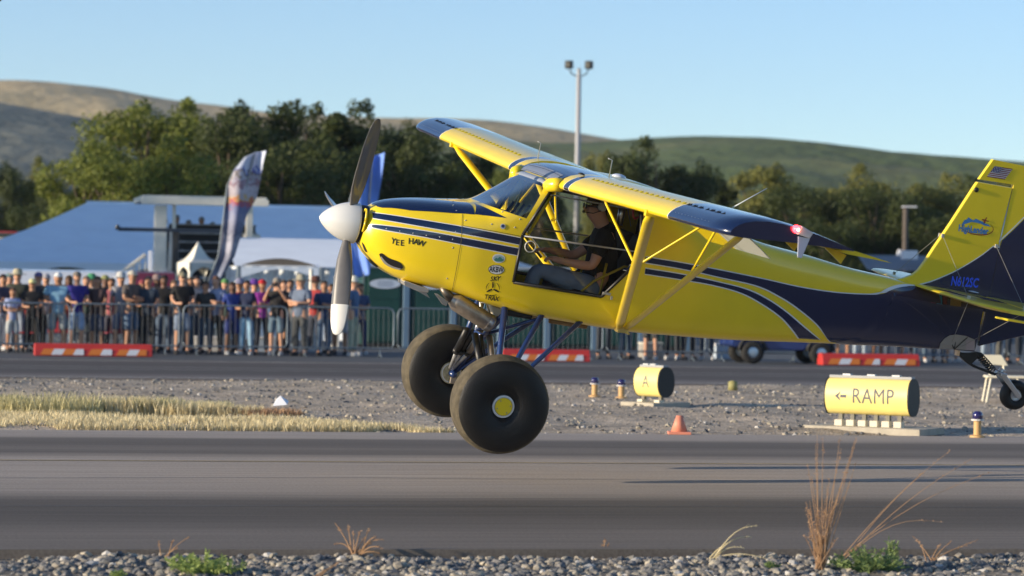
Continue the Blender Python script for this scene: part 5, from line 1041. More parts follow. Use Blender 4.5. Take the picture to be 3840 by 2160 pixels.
def lens_poly(pts,k=3): return pts
decal('side_scoop',[(1422,950),(1432,948),(1445,958),(1462,968),(1485,976),(1503,986),(1511,998)],[(1422,953),(1428,968),(1440,982),(1458,995),(1480,1003),(1502,1007),(1511,1003)],blk,.006,N=24,M=4)
decal('scoop_lip',[(1424,960),(1440,983),(1460,996),(1480,1004),(1500,1008)],[(1430,958),(1447,978),(1464,990),(1484,998),(1503,1003)],mat('grey_lip',(.25,.25,.25),.35),.012,N=16,M=3)
decal('chin_inlet',[(1356,905),(1364,915),(1376,943)],[(1359,918),(1366,936),(1372,943)],dark,.006,N=8,M=3)
decal('chin_inlet',[(1378,966),(1395,976),(1418,998)],[(1384,972),(1397,990),(1412,1000)],dark,.006,N=8,M=3)
# spinner and blades
mb=MB(); 
prof=[(.177*(math.sin(t*math.pi/2)**.66),1.845-.315*t) for t in [(i/22)**1.7 for i in range(23)]]
mb.lathe([(max(r,.002),h) for r,h in prof]+[(.177,1.515),(.165,1.51)],(0,0,-.028),'x',48); mb.build('spinner',mat('spinner_white',(.72,.72,.70),.35,coat=.4),plane,smooth=True)
blade_m=mat('grey_blade',(.15,.14,.13),.3,coat=.6,var=.1,scale=10); btip=mat('blade_tip_white',(.75,.73,.68),.35)
def blade(ang):
    M_=Matrix.Rotation(R(ang)-math.pi/2,3,'X')   # blade along +z rotated so that ang is atan2(z,y)
    RR=[.10,.16,.24,.34,.48,.62,.73,.735,.80,.88,.94,.985,1.0]; CC=[.055,.065,.10,.135,.155,.162,.162,.162,.158,.145,.12,.08,.03]; TW=[80,78,74,69,64,60,57,57,55,53,52,51,50]
    b=MB(); vs=[];n=14
    for r_,c,t in zip(RR,CC,TW):
        t=R(t); th_k=.03*(1-r_)+.008
        for j in range(n):
            a=2*math.pi*j/n; u_=math.cos(a)*c/2; v_=math.sin(a)*th_k/2*(1.0+.5*math.cos(a)) + .12*c*(1-(2*u_/c)**2)
            vs.append(M_@Vector((u_*math.sin(t)+v_*math.cos(t),u_*math.cos(t)-v_*math.sin(t),r_))+Vector((1.585,0,-.028)))
    fs=[];ms=[]
    for i in range(len(RR)-1):
        for j in range(n): fs.append((i*n+j,i*n+(j+1)%n,(i+1)*n+(j+1)%n,(i+1)*n+j)); ms.append(1 if RR[i]>=.735 and ang<0 else 0)
    fs.append(tuple(range(n))); ms.append(0); fs.append(tuple(len(vs)-n+j for j in range(n))); ms.append(1)
    b.v=[tuple(v) for v in vs]; b.f=fs; b.m=[k if ang<0 else 0 for k in ms]; return b.build('propeller_blade',[blade_m,btip],plane,smooth=True)
for a in (68,-70,172): blade(a)
# --- wing
def aero(t,th=1.0):      # t 0..1 from the trailing edge over the top to the leading edge and back below; chord 1
    pass
UP=[(0,.0),(.006,.018),(.02,.038),(.05,.065),(.1,.095),(.18,.122),(.28,.137),(.4,.139),(.55,.124),(.7,.099),(.85,.066),(1,.028)]
LO=[(0,.0),(.006,-.014),(.02,-.023),(.05,-.028),(.1,-.028),(.2,-.02),(.35,-.008),(.55,.004),(.75,.012),(1,.018)]
def foil(y,chord=1.05,k=1.0,x0=0.0,z0=None):
    a=abs(y); z=(.61+.0207*a) if z0 is None else z0
    return [(x0-c*chord,y,z+h*chord*k) for c,h in UP[::-1]]+[(x0-c*chord,y,z+h*chord*k) for c,h in LO[1:]]
wingg=[.62,.64,.80,.81,.95,.962,3.56,3.572,4.2,4.5,4.6,4.67,4.72,4.75]
for s_ in (1,-1):
    b=MB(); st=[]
    ys=[]
    for a,c in zip(wingg,wingg[1:]):
        k=max(1,int((c-a)/.25)); ys+=[a+(c-a)*i/k for i in range(k)]
    ys.append(4.75)
    for y in ys:
        e=max(0,(y-4.5)/.25); sh=1-math.sqrt(max(0,1-e*e*.96)) if e>0 else 0
        st.append(foil(s_*y,1.05*(1-.10*sh),1-.10*sh,-.10*sh*1.05))
    n=len(st[0]); vs=[p for r_ in st for p in r_]; fs=[];ms=[]
    for i in range(len(st)-1):
        ym=(ys[i]+ys[i+1])/2
        mi=0
        if ym<.80: mi=0
        elif ym<.81: mi=2
        elif ym<.95: mi=1
        elif ym<.962: mi=2
        elif ym<3.56: mi=0
        elif ym<3.572: mi=2
        else: mi=1
        for j in range(n-1): fs.append((i*n+j,i*n+j+1,(i+1)*n+j+1,(i+1)*n+j)); ms.append(mi)
        fs.append((i*n+n-1,i*n,(i+1)*n,(i+1)*n+n-1)); ms.append(mi)
    fs.append(tuple(range(n))); ms.append(0); k=(len(st)-1)*n; fs.append(tuple(k+j for j in range(n))); ms.append(1)
    b.v=vs;b.f=fs;b.m=ms; wing=b.build('wing',[yel,navy,whitep],plane); sharp(wing.data,40)
    # vortex generators
    vg=[MB(),MB()]
    def ztop(y,c): 
        xs_=[u for u,_ in UP]; return .61+.0207*abs(y)+interp(xs_,[h for _,h in UP],c)*1.05
    kk=0; yv=1.15
    while yv<4.42:
        if not(3.6<yv<4.4 and kk%9==7):
            cx=.095; z=ztop(yv,cx); x=-cx*1.05; an=R(14)*(1 if kk%2 else -1); dx=.055; dy=dx*math.tan(an)
            m_=vg[0 if yv<3.566 else 1]; m_.add([(x,s_*yv,z-.004),(x-dx,s_*(yv)+dy,z+.004),(x-dx,s_*yv+dy,z+.030),(x,s_*yv+.004,z-.004),(x-dx,s_*yv+dy+.004,z+.004),(x-dx,s_*yv+dy+.004,z+.030)],[(0,1,2),(5,4,3),(0,2,5,3),(1,4,5,2)])
        kk+=1; yv+=.0655
    yv_m=mat('vortex_yellow',(.50,.42,.02),.5)
    vg[0].build('vortex_generators',yv_m,wing,kind='stuff'); vg[1].build('vortex_generators',blk,wing,kind='stuff')
    rv=MB()                                     # rivet rows
    for c in (.02,.33,.62):
        yv=.9
        while yv<4.5:
            rv.box((-c*1.05,s_*yv,ztop(yv,c)+.0005),(.006,.006,.002)); yv+=.075
    rv.build('rivets',silver,wing,kind='stuff')
    # flap (lowered) and aileron, hung below the trailing edge
    def surf(name,y0,y1,chord,xh,zh,defl,mats_,splits):
        b=MB(); sh=[(0,0),(.03,.035),(.12,.062),(.3,.065),(.6,.04),(1,.0),(.6,-.012),(.3,-.022),(.12,-.026),(.03,-.02)]
        ysn=[y0]+splits+[y1]; n=len(sh); dz=R(defl)
        for i,y in enumerate(ysn):
            for c,h in sh:
                x=-c*chord; z=h*chord*.9; b.v.append((xh+x*math.cos(dz)+z*math.sin(dz),s_*y,zh+.0207*y+z*math.cos(dz)+x*math.sin(dz)))
        for i in range(len(ysn)-1):
            for j in range(n): b.f.append((i*n+j,i*n+(j+1)%n,(i+1)*n+(j+1)%n,(i+1)*n+j)); b.m.append(i)
        b.f.append(tuple(range(n))); b.m.append(0); b.f.append(tuple((len(ysn)-1)*n+j for j in range(n))); b.m.append(len(mats_)-1)
        o=b.build(name,mats_,plane); sharp(o.data,40); return o
    greyw=mat('grey_flap_underside',(.42,.44,.42),.5)
    surf('flap',.66,2.2,.43,-1.06,.59,32,[yel,greyw,greyw],[1.35,2.19])
    surf('aileron',2.3,4.58,.42,-1.02,.605,3,[yel],[])
    for y in (.75,2.1,2.45,3.5,4.45):
        hb=MB(); z=.61+.0207*y; hb.prism([(-.92,z+.01),(-.99,z+.0),(-1.12,z-.03),(-1.09,z-.10),(-1.03,z-.06)],s_*y-.012,s_*y+.012,'y')
        hb.build('hinge_bracket',yel,plane)
    # lights at the wing tip
    if s_==1:
        p=L3(2983,858,4.75); 
        b=MB(); b.lathe([(.001,0),(.022,.006),(.030,.02),(.026,.04),(.012,.055),(.001,.06)],(p.x,4.745,p.z),'y',16); b.build('wing_tip_light',mat('red_lamp',(.9,.05,.05),.3,emit=((1,.02,.03),12)),plane,smooth=True)
        b=MB(); b.lathe([(.001,0),(.008,.004),(.011,.02),(.001,.03)],(p.x,4.79,p.z),'y',10); b.build('strobe_bulb',mat('lamp_core',(1,.7,.3),.3,emit=((1,.45,.2),14)),plane,smooth=True)
        q=L3(3015,868,4.78); b=MB(); b.prism([(p.x-.01,p.z-.035),(p.x-.11,p.z-.05),(p.x-.13,p.z-.005),(p.x-.03,p.z+.03)],4.74,4.79,'y'); b.build('light_housing',mat('lamp_housing',(.6,.58,.56),.3,coat=.5),plane,bevel=.006)
        b=MB(); b.prism([(p.x-.03,p.z-.05),(p.x-.12,p.z-.05),(p.x-.085,p.z-.20),(p.x-.055,p.z-.20)],4.752,4.764,'y'); b.build('wing_tip_fence',mat('pale_fence',(.45,.5,.62),.3,coat=.5),plane)
# roof / centre section
b=MB(); n=12
def roofpt(u,v):
    y=-.60+1.20*v; f_=foil(0,1.05,.93,0.02); up=f_[:12][::-1]; i=u*10.999; k=int(i); t=i-k; x=up[k][0]*(1-t)+up[k+1][0]*t; z=up[k][2]*(1-t)+up[k+1][2]*t
    if u>=1: x,z=up[11][0],up[11][2]
    return Vector((x+.0,y,z+.008+.018*(1-(2*v-1)**2)))
b.grid(roofpt,33,16); b.build('cabin_roof',navy,plane,smooth=True)
b=MB(); b.grid(lambda u,v:(.02-1.05*u,-.6+1.2*v,.60-.02*math.sin(u*3.14)),6,4); b.build('roof_lining',dark,plane)
b=MB(); b.grid(lambda u,v:roofpt(.10+.24*u,.07+.86*v)+Vector((0,0,.004)),6,10); rp_=b.build('roof_leading_plate',mat('pale_plate',(.20,.22,.27),.35,coat=.5),plane,smooth=True)
b=MB()
for u in (.14,.30):
    for i in range(26): p=roofpt(u,.1+.8*i/25)+Vector((0,0,.006)); b.box(p,(.009,.009,.003))
b.build('rivets',navy,rp_,kind='stuff')
b=MB(); b.tube([(.035,-.52,.60),(.05,-.3,.613),(.05,.3,.613),(.035,.52,.60)],[.02,.035,.035,.02],10); b.build('windshield_header',mat('pale_header',(.26,.28,.32),.3,coat=.5),plane,smooth=True)
for s_ in (1,-1):      # leading-edge fairings
    b=MB(); pr=[(.0,.05),(.03,.075),(.06,.08),(.10,.07),(.16,.05)]
    vs=[];
    fair=[(.055,.495,.588,.028),(.052,.515,.596,.050),(.035,.555,.612,.062),(.0,.60,.625,.062),(-.03,.64,.632,.058)]
    b.tube([(x,s_*y,z) for x,y,z,r_ in fair],[r_ for *_,r_ in fair],14); b.build('wing_root_fairing',yel,plane,smooth=True)
    
    # door frame
    fr=MB(); ring=[(p.x,s_*.531,p.y) for p in DR]; 
    for a,c in zip(ring,ring[1:]+ring[:1]): fr.tube([a,c],.0085,6)
    fr.tube([(mid[0].x,s_*.533,mid[0].y),(mid[1].x,s_*.533,mid[1].y)],.008,6); door=fr.build('door_frame',silver,plane,smooth=True)
    fr=MB(); ring=[(p.x+.012*(1 if p.x<0 else -1)*0,s_*.5275,p.y) for p in DR]
    for a,c in zip(ring,ring[1:]+ring[:1]): fr.tube([a,c],.015,6)
    fr.build('door_seal',blk,plane,smooth=True)
b=MB(); a=L3(2275,1101,.54); b.box(a,(.07,.02,.02)); b.box(a-Vector((0.05,0,.03)),(.018,.012,.03)); b.build('door_latch',silver,plane)
b=MB(); c_=L3(1989,925,.545); b.tube([(c_.x+.047*math.cos(t*.2618),c_.y,c_.z+.047*math.sin(t*.2618)) for t in range(25)],.006,6); b.build('vent_ring',mat('clear_ring',(.6,.58,.52),.2,coat=1),plane,smooth=True)
b=MB(); b.lathe([(.001,0),(.041,.0),(.03,.012),(.001,.015)],(c_.x,c_.y-.006,c_.z),'y',20); b.build('vent',glasst,plane,smooth=True)
# struts
def strut(p,q,chord,thick,name='wing_strut',m=yel,n=12):
    b=MB(); p,q=Vector(p),Vector(q); t=(q-p).normalized(); a=(Vector((1,0,0))-t*t.x).normalized(); bb=t.cross(a); vs=[]
    for e in (p,p+(q-p)*.06,p+(q-p)*.94,q):
        k=.55 if e in (p,q) else 1
        for j in range(n): an=2*math.pi*j/n; vs.append(e+a*math.cos(an)*chord/2*k+bb*math.sin(an)*thick/2*k)
    b.v=[tuple(v) for v in vs]; b.f=[(i*n+j,i*n+(j+1)%n,(i+1)*n+(j+1)%n,(i+1)*n+j) for i in range(3) for j in range(n)]+[tuple(range(n)),tuple(3*n+j for j in range(n))]; b.m=[0]*len(b.f)
    return b.build(name,m,plane,smooth=True)
lo=L3(2333,1232,.50)
for s_ in (1,-1):
    f_=lambda v:Vector((v[0],v[1]*s_,v[2]))
    fT=L3(2440,800,3.07); rT=L3(2792,874,3.1); lf=lo+Vector((.03,0,0)); lr=lo-Vector((.03,0,0))
    strut(f_(lf),f_(fT),.088,.042); strut(f_(lr),f_(rT),.074,.036)
    def on(a,b2,y): t=(y-a.y)/(b2.y-a.y); return a+(b2-a)*t
    sF=on(lf,fT,2.02); sR=on(lr,rT,1.95)
    strut(f_(L3(2268,752,1.45)),f_(L3(2380,990,2.0)),.026,.02,'jury_strut') if s_==1 else strut(f_(L3(2268,752,1.45)),f_(L3(2380,990,2.0)),.026,.02,'jury_strut')
    strut(f_(on(lf,fT,1.95)),f_(Vector((-.80,2.35,.645))),.022,.018,'jury_strut')
    strut(f_(sR+Vector((0,0,.02))),f_(Vector((-.86,2.40,.645))),.022,.018,'jury_strut')
    b=MB(); b.box(f_(lo+Vector((0,.0,-.01))),(.10,.05,.05)); b.lathe([(.012,-.05),(.012,.05)],f_(lo+Vector((.04,0,-.025))),'y',8); b.lathe([(.012,-.05),(.012,.05)],f_(lo+Vector((-.05,0,-.03))),'y',8); b.build('strut_fitting',mat('brass_bolt',(.7,.55,.2),.3,metal=.8),plane)
    b=MB(); b.box(f_(fT),(.09,.05,.05)); b.build('strut_bracket',yel,plane); b=MB(); b.box(f_(rT),(.07,.05,.04)); b.build('strut_bracket',yel,plane)
# --- landing gear
hub=Vector((.221,0,-1.271)); tyre_m=mat('rubber_tyre',(.0085,.0085,.009),.5,var=.3,scale=6,bump=.2,bscale=120,spec=.4)
tread=mat('dusty_tread',(.085,.07,.045),.85,var=.4,scale=14,bump=.4,bscale=90)
for s_ in (1,-1):
    cy=s_*.895; hw=.165
    prof=[(.095,-.095),(.10,-.125),(.14,-.150),(.22,-.165),(.30,-.160),(.345,-.148),(.385,-.125),(.405,-.095),(.415,-.05),(.418,0),(.415,.05),(.405,.095),(.385,.125),(.345,.148),(.30,.160),(.22,.165),(.14,.150),(.10,.125),(.095,.095)]
    b=MB(); n=64; vs=[]
    for r_,h in prof:
        for j in range(n): a=2*math.pi*j/n; r_k=r_*(1.01 if r_>.2 else 1); vs.append((hub.x+r_k*math.cos(a),cy+h,hub.z+r_k*math.sin(a)))
    b.v=vs; k=len(prof)
    for i in range(k-1):
        for j in range(n): b.f.append((i*n+j,i*n+(j+1)%n,(i+1)*n+(j+1)%n,(i+1)*n+j)); b.m.append(1 if 6<=i<12 else 0)
    tb=MB()
    whl=bpy.data.objects.new('main_wheel',None); 
    ty=b.build('wheel',[tyre_m,tread],plane,smooth=True); ty['label']='fat treadless black tyre with dusty tan tread'
    b=MB(); b.lathe([(.001,-.12),(.094,-.12),(.098,-.09),(.10,-.08),(.10,.08),(.098,.10),(.096,.128),(.080,.132),(.076,.118),(.001,.118)],(hub.x,cy,hub.z),'y',32); b.build('rim',mat('rim_white',(.7,.7,.7),.3,coat=.5),ty,smooth=False,auto=True)
    b=MB(); oy=cy+s_*.134; b.lathe([(.001,-.004),(.074,-.004),(.076,.0),(.074,.004),(.001,.006)],(hub.x,oy,hub.z),'y',32); cap=b.build('hubcap',yel,ty,smooth=False,auto=True)
    b=MB(); 
    for a in (.9,2.9,4.1,5.9): b.lathe([(.001,-.006),(.006,-.004),(.006,.008),(.001,.009)],(hub.x+.058*math.cos(a),oy,hub.z+.058*math.sin(a)),'y',8)
    b.build('bolts',steel,cap if False else ty)
    iy=cy-s_*.125; b=MB(); b.lathe([(.03,-.005),(.10,-.004),(.10,.004),(.03,.006)],(hub.x,iy,hub.z),'y',28); b.build('brake_disc',mat('cream_brake',(.45,.40,.25),.5,var=.35,scale=30),ty)
    b=MB(); b.box((hub.x-.03,iy-s_*.03,hub.z-.06),(.08,.05,.06)); b.build('brake_caliper',steel,ty,bevel=.006)
    # blue legs to the fuselage
    ax=Vector((hub.x,s_*.73,hub.z))
    def leg(px,py,y,r1=.026,r2=.020): a=L3(px,py,y); a.y*=s_; b=MB(); b.tube([a+Vector((0,0,.05)),ax],[r1,r2],10); return b.build('gear_leg',bluet,plane,smooth=True)
    leg(1890,1168,.40,.030,.024); leg(2033,1193,.42,.027,.022); leg(2186,1214,.42,.024,.018)
    b=MB(); b.tube([(hub.x,s_*.66,hub.z),(hub.x,cy,hub.z)],.028,10); b.build('axle',bluet,plane,smooth=True)
    # bungee struts from the centre cabane
    c0=L3(1812,1255,.12); c1=L3(1838,1360,.42); c0.y*=s_
    for dx in (-.05,.03,.085):
        a0=Vector((.245+dx,s_*.14,-.80)); a1=Vector((.24+dx*.8,s_*.42,-1.03)); a2=Vector((hub.x+.02+dx*.2,s_*.70,hub.z+.05))
        b=MB(); b.tube([a0,a1],[.030 if dx!=.03 else .018]*2,10); b.build('shock_absorber',steel if dx==-.05 else blk,plane,smooth=True)
        b=MB(); b.tube([a1,a2],.016,8); b.build('shock_rod',silver,plane,smooth=True)
        b=MB(); b.tube([a1-(a1-a0).normalized()*.03,a1+(a1-a0).normalized()*.01],.036,10); b.build('shock_collar',blk,plane,smooth=True)
    cab=MB(); cab.tube([L3(1890,1175,.35*1) if s_==1 else Vector((L3(1890,1175,.35).x,-.35,L3(1890,1175,.35).z)),(.25,s_*.12,-.80)],.02,8); cab.tube([(.25,s_*.12,-.80),(.28,0,-.80)],.022,8); cab.build('cabane_tube',bluet,plane,smooth=True)
    cab=MB(); p_=L3(2020,1195,.4); cab.tube([(p_.x,s_*.4,p_.z),(.26,s_*.1,-.80)],.016,8); cab.build('cabane_brace',bluet,plane,smooth=True)
    cab=MB(); cab.tube([(.27,s_*.12,-.5),(.23,s_*.13,-.64),(.24,s_*.13,-.80)],.015,6); cab.build('cabane_link',silver,plane,smooth=True)
# belly details
b=MB(); b.prism([L(1905,1168,.3),L(1980,1176,.3),L(2015,1190,.3),L(2000,1196,.3),L(1930,1182,.3)],.0,.30,'y'); b.build('belly_pan',mat('cream_belly',(.55,.45,.28),.5),plane)
b=MB(); b.prism([L(1836,1142,.2),L(1880,1158,.2),L(1872,1185,.2),L(1848,1180,.2)],.1,.24,'y'); b.build('fuel_drain_box',mat('cream_box',(.75,.66,.5),.5),plane,bevel=.008)
b=MB(); b.tube([L3(2060,1200,.3),L3(2200,1222,.3)],.028,8); b.build('belly_pipe',mat('brown_pipe',(.22,.13,.05),.5),plane,smooth=True)
# exhaust muffler under the cowl
A,B=L3(1712,1133,.30),L3(1838,1213,.30)
dv=(B-A).normalized(); b=MB(); b.tube([A-dv*.06,A-dv*.02,A,B,B+dv*.02],[.045,.07,.078,.078,.07],24); muf=b.build('muffler',steel,plane); sharp(muf.data,30)
b=MB(); b.tube([B-dv*.035,B+dv*.005],.0805,24); b.build('clamp_band',alu,muf,auto=True)
b=MB(); b.tube([A-dv*.05,L3(1672,1098,.30),L3(1655,1070,.26)],[.045,.036,.034],12); b.build('exhaust_pipe',mat('dark_steel',(.16,.14,.12),.45,metal=.8),plane,smooth=True)
b=MB(); b.prism([L(1630,1100,.36),L(1642,1103,.36),L(1680,1130,.36),L(1674,1148,.36),L(1660,1142,.36)],.33,.37,'y'); b.build('tailpipe_bracket',alu,plane,bevel=.006)
b=MB(); b.prism([L(1513,1056,.28),L(1518,1052,.28),L(1608,1084,.28),L(1605,1098,.28),L(1566,1092,.28),L(1516,1070,.28)],.05,.29,'y'); b.build('oil_cooler',mat('polished_duct',(.75,.72,.68),.25,metal=.7),plane,bevel=.006)
b=MB(); b.prism([L(1566,1092,.28),L(1600,1098,.28),L(1613,1119,.28)],.1,.27,'y'); b.build('cooler_flap',alu,plane)
# --- tail
fin_pts=[L(px,py,0) for px,py in [(3300,1060),(3340,1048),(3385,1042),(3418,1030),(3441,1012),(3470,972),(3497,930),(3560,838),(3655,691),(3662,681),(3793,704)]]
fin_pts=fin_pts+[(-4.425,.9),(-4.42,.5),(-4.41,.0),(-3.9,.0),(-3.4,.1)]
def slab(name,pts,t,m,parent=plane,bevel=.008,y0=0): b=MB(); b.prism(pts,y0-t/2,y0+t/2,'y'); return b.build(name,m,parent,bevel=bevel)
slab('tail_fin',fin_pts,.055,yel)
hg=[(-4.45,1.285),(-4.442,.9),(-4.437,.5),(-4.43,.1),(-4.425,-.10)]
_c2=[L(px,py,.0) for px,py in [(3727,924),(3752,902),(3800,857),(3840,817),(3900,750)]]
rud=[L(3668,672,0),L(3721,597,0),L(3840,622,0),(-4.93,1.50),(-5.02,1.30),_c2[-1]]+_c2[::-1][1:-1]+[(-4.4385,_c2[0][1]),(-4.442,.9),(-4.45,1.285),L(3797,692,0)]
slab('rudder',rud,.05,yel)
rud2=[(-4.4385,_c2[0][1]-.003)]+[(a,b_-.003) for a,b_ in _c2[1:]]+[(-5.06,.8),(-5.04,.3),(-4.98,.02),L(3840,1257,0),L(3667,1297,0),(-4.425,-.10),(-4.43,.1),(-4.437,.5)]
slab('rudder_lower',rud2,.05,navy)
def poly_decal(name,pts,m,y,parent=plane):
    for s_ in (1,-1): b=MB(); b.add([(p[0],s_*y,p[1]) for p in pts],[tuple(range(len(pts)))]); b.build(name,m,parent)
curve=[(3441,1071),(3490,1058),(3531,1042),(3580,1020),(3628,993),(3680,960),(3724,926)]
cl=[L(px,py,.03) for px,py in resample(curve,14) for _ in [0]] if False else [L(p.x,p.y,.03) for p in [Vector(q) for q in resample(curve,14)]]
poly_decal('tail_pinstripe',[(a,b_+.012) for a,b_ in cl]+[(-4.435,cl[-1][1]+.012),(-4.435,cl[-1][1]-.03)]+[(a,b_-.006) for a,b_ in cl[::-1]],whitep,.0290)
poly_decal('tail_navy',cl+[(-4.433,cl[-1][1]),(-4.43,.13),(-3.7,.17)],navy,.0298)
c2=[L(px,py,.03) for px,py in [(3727,924),(3752,902),(3800,857),(3840,817),(3900,750)]]
poly_decal('tail_pinstripe',[(a,b_+.012) for a,b_ in c2]+[(a,b_-.006) for a,b_ in c2[::-1]],whitep,.0264)
b=MB(); b.tube([(-4.432,.0,-.14),(-4.436,0,.3),(-4.44,0,.8),(-4.447,0,1.28)],.016,8); b.build('hinge_tube',alu,plane,smooth=True)
# stabilizer and elevator
b=MB()
def stabpt(y): 
    return (-3.66-.10*(y/1.4)-.22*max(0,(y-1.15)/.25)**2.2,.262+.0*y)
for s_ in(1,-1):
    sb=MB(); n=8; ysn=[.03,.3,.6,.9,1.15,1.28,1.36,1.4]
    for y in ysn:
        xl,z=stabpt(y); xt=-4.36
        for c,h in [(0,0),(.02,.010),(.1,.018),(.5,.020),(1,.010),(1,-.010),(.5,-.020),(.1,-.018)]: sb.v.append((xl+(xt-xl)*c,s_*y,z+h))
    for i in range(len(ysn)-1):
        for j in range(n): sb.f.append((i*n+j,i*n+(j+1)%n,(i+1)*n+(j+1)%n,(i+1)*n+j)); sb.m.append(0)
    sb.f+= [tuple(range(n)),tuple((len(ysn)-1)*n+j for j in range(n))]; sb.m+=[0,0]
    st_=sb.build('stabilizer',yel,plane); sharp(st_.data,50)
    nb=MB(); nb.add([(-3.74,s_*.30,.283),(-4.35,s_*.30,.277),(-4.35,s_*.62,.277),(-3.86,s_*.66,.283)],[(0,1,2,3)]); nb.build('stabilizer_stripe',navy,st_)
    eb=MB(); eb.prism([(-4.38,.06),(-4.80,.09),(-4.84,.5),(-4.80,1.30),(-4.38,1.40)] if s_>0 else [(-4.38,-.06),(-4.80,-.09),(-4.84,-.5),(-4.80,-1.30),(-4.38,-1.40)],.25,.275,'z'); eb.build('elevator',yel,plane,bevel=.008)
    eb=MB(); eb.prism([(-3.86,s_*1.415),(-4.34,s_*1.415),(-4.34,s_*1.50),(-3.95,s_*1.49)],.185,.205,'z'); eb.build('elevator_horn',yel,plane,bevel=.006)
    # bracing wires
    wr=MB(); 
    for (a,c) in [((L(3535,884,.03)[0],.03,L(3535,884,.03)[1]),(-3.85,.85,.28)),((-4.40,.03,.74),(-4.35,.95,.28)),((-3.85,.85,.24),(-4.15,.04,-.20)),((-4.35,.95,.24),(-4.25,.04,-.22))]:
        wr.tube([(a[0],a[1]*s_,a[2]),(c[0],c[1]*s_,c[2])],.0022,5)
    wr.build('bracing_wires',mat('wire_grey',(.22,.22,.2),.5),plane)
    bt=MB()
    for p in [(L(3535,884,.03)[0],.034,L(3535,884,.03)[1]),(-4.40,.034,.74),(-3.85,.85,.285),(-4.35,.95,.285)]: bt.box((p[0],p[1]*s_,p[2]),(.028,.014,.035))
    bt.build('wire_fittings',silver,plane,bevel=.003)
b=MB(); p=L3(3662,712,.03); b.lathe([(.001,-.012),(.022,-.008),(.024,.0),(.018,.008),(.001,.01)],p,'y',12); b.build('tail_grommet',blk,plane,smooth=True)
b=MB(); p=L3(3651,1096,.12); b.lathe([(.001,.0),(.05,.002),(.045,.008),(.001,.014)],p,'z',20); b.build('inspection_cover',mat('clear_cover',(.5,.55,.6),.2,coat=1),plane,smooth=True)
# stickers near the tail
def quad(name,pxs,m,y,parent=plane): b=MB(); vs=[L3(px,py,y) for px,py in pxs]; b.add([(v.x,y,v.z) for v in vs],[tuple(range(len(vs)))]); return b.build(name,m,parent)
def sq_sticker(pxs,c,off=.006):
    b=MB(); b.add([fpt(*S(px,py),off) for px,py in pxs],[tuple(range(len(pxs)))]); return b.build('sticker',mat('sticker_%d'%int(c[0]*999+c[2]*77),c,.4),plane)
sq_sticker([(3490,1101),(3508,1104),(3508,1139),(3489,1136)],(.12,.02,.03)); sq_sticker([(3511,1104),(3532,1108),(3532,1143),(3511,1140)],(.03,.16,.24)); sq_sticker([(3535,1108),(3550,1111),(3550,1144),(3535,1141)],(.10,.03,.04)); sq_sticker([(3563,1116),(3604,1123),(3602,1152),(3561,1146)],(.20,.15,.06))
# tail spring plate and tail wheel
pl_m=mat('grey_gusset',(.30,.29,.28),.5)
pp=[(3521,1304),(3526,1285),(3540,1268),(3560,1256),(3585,1253),(3620,1258),(3655,1272),(3655,1311)]
b=MB(); b.add([fpt(*S(px,py),.007) if i<20 else None for i,(px,py) in enumerate(pp)],[tuple(range(len(pp)))]); b.build('tail_gusset',pl_m,plane)
tp=L3(3575,1309,.05); b=MB(); b.tube([tp+Vector((0,.02,0)),L3(3555,1258,.06)],.004,5); b.tube([tp+Vector((0,.02,0)),L3(3588,1256,.06)],.004,5); b.tube([tp+Vector((0,.02,0)),L3(3628,1265,.06)],.004,5); b.build('gusset_cables',blk,plane)
stk=sq_sticker([(3622,1273),(3653,1276),(3653,1310),(3621,1308)],(.35,.30,.32),.010); 
def seg(name,pts,r_,m,n=8): b=MB(); b.tube([L3(*p) if len(p)==3 else p for p in pts],r_,n); return b.build(name,m,plane,smooth=True)
b=MB(); b.prism([L(px,py,0) for px,py in [(3592,1318),(3612,1322),(3640,1322),(3662,1318),(3680,1322),(3684,1334),(3668,1338),(3642,1362),(3662,1372),(3738,1400),(3728,1408),(3650,1378),(3620,1358),(3602,1340)]],-.022,.022,'y'); b.build('tail_spring_arm',blk,plane,bevel=.004)
b=MB(); b.box(L3(3590,1323,.0),(.03,.05,.05)); b.build('tail_pivot',mat('orange_lit_pivot',(.75,.5,.3),.4),plane,bevel=.004)
b=MB(); hx=[]; a0,a1=L3(3672,1333,0),L3(3722,1388,0); ax_=(a1-a0); tn=ax_.normalized(); q1=Vector((0,1,0)); q2=tn.cross(q1)
for i in range(97): t=i/96; an=t*2*math.pi*8; hx.append(a0+ax_*t+(q1*math.cos(an)+q2*math.sin(an))*.032)
b.tube(hx,.0065,6); b.build('tail_coil_spring',blk,plane,smooth=True)
seg('tail_damper',[a0,a1],.014,silver)
tw0=L3(3803,1480,0)
b=MB(); prof=[(.055,-.035),(.07,-.05),(.10,-.056),(.125,-.045),(.138,-.02),(.138,.02),(.125,.045),(.10,.056),(.07,.05),(.055,.035)]
b.lathe(prof,tw0,'y',40,cap=False); tw_o=b.build('tail_wheel',tyre_m,plane,smooth=True)
b=MB(); b.lathe([(.012,-.04),(.052,-.038),(.058,-.03),(.058,.03),(.052,.042),(.046,.030),(.02,.026),(.018,.045),(.001,.046)],tw0,'y',28); b.build('rim',mat('tail_rim',(.55,.55,.56),.35,metal=.5),tw_o,auto=True)
for y in (.072,-.072):
    b=MB(); b.prism([L(px,py,0) for px,py in [(3738,1392),(3756,1396),(3778,1425),(3812,1470),(3818,1484),(3806,1490),(3794,1478),(3752,1422)]],y-.006,y+.006,'y'); b.build('tail_fork',alu,plane,bevel=.003)
b=MB(); b.tube([L3(3745,1408,0),L3(3762,1385,0)],.034,14); b.box(L3(3752,1402,0),(.06,.16,.03)); b.build('fork_head',alu,plane,bevel=.004)
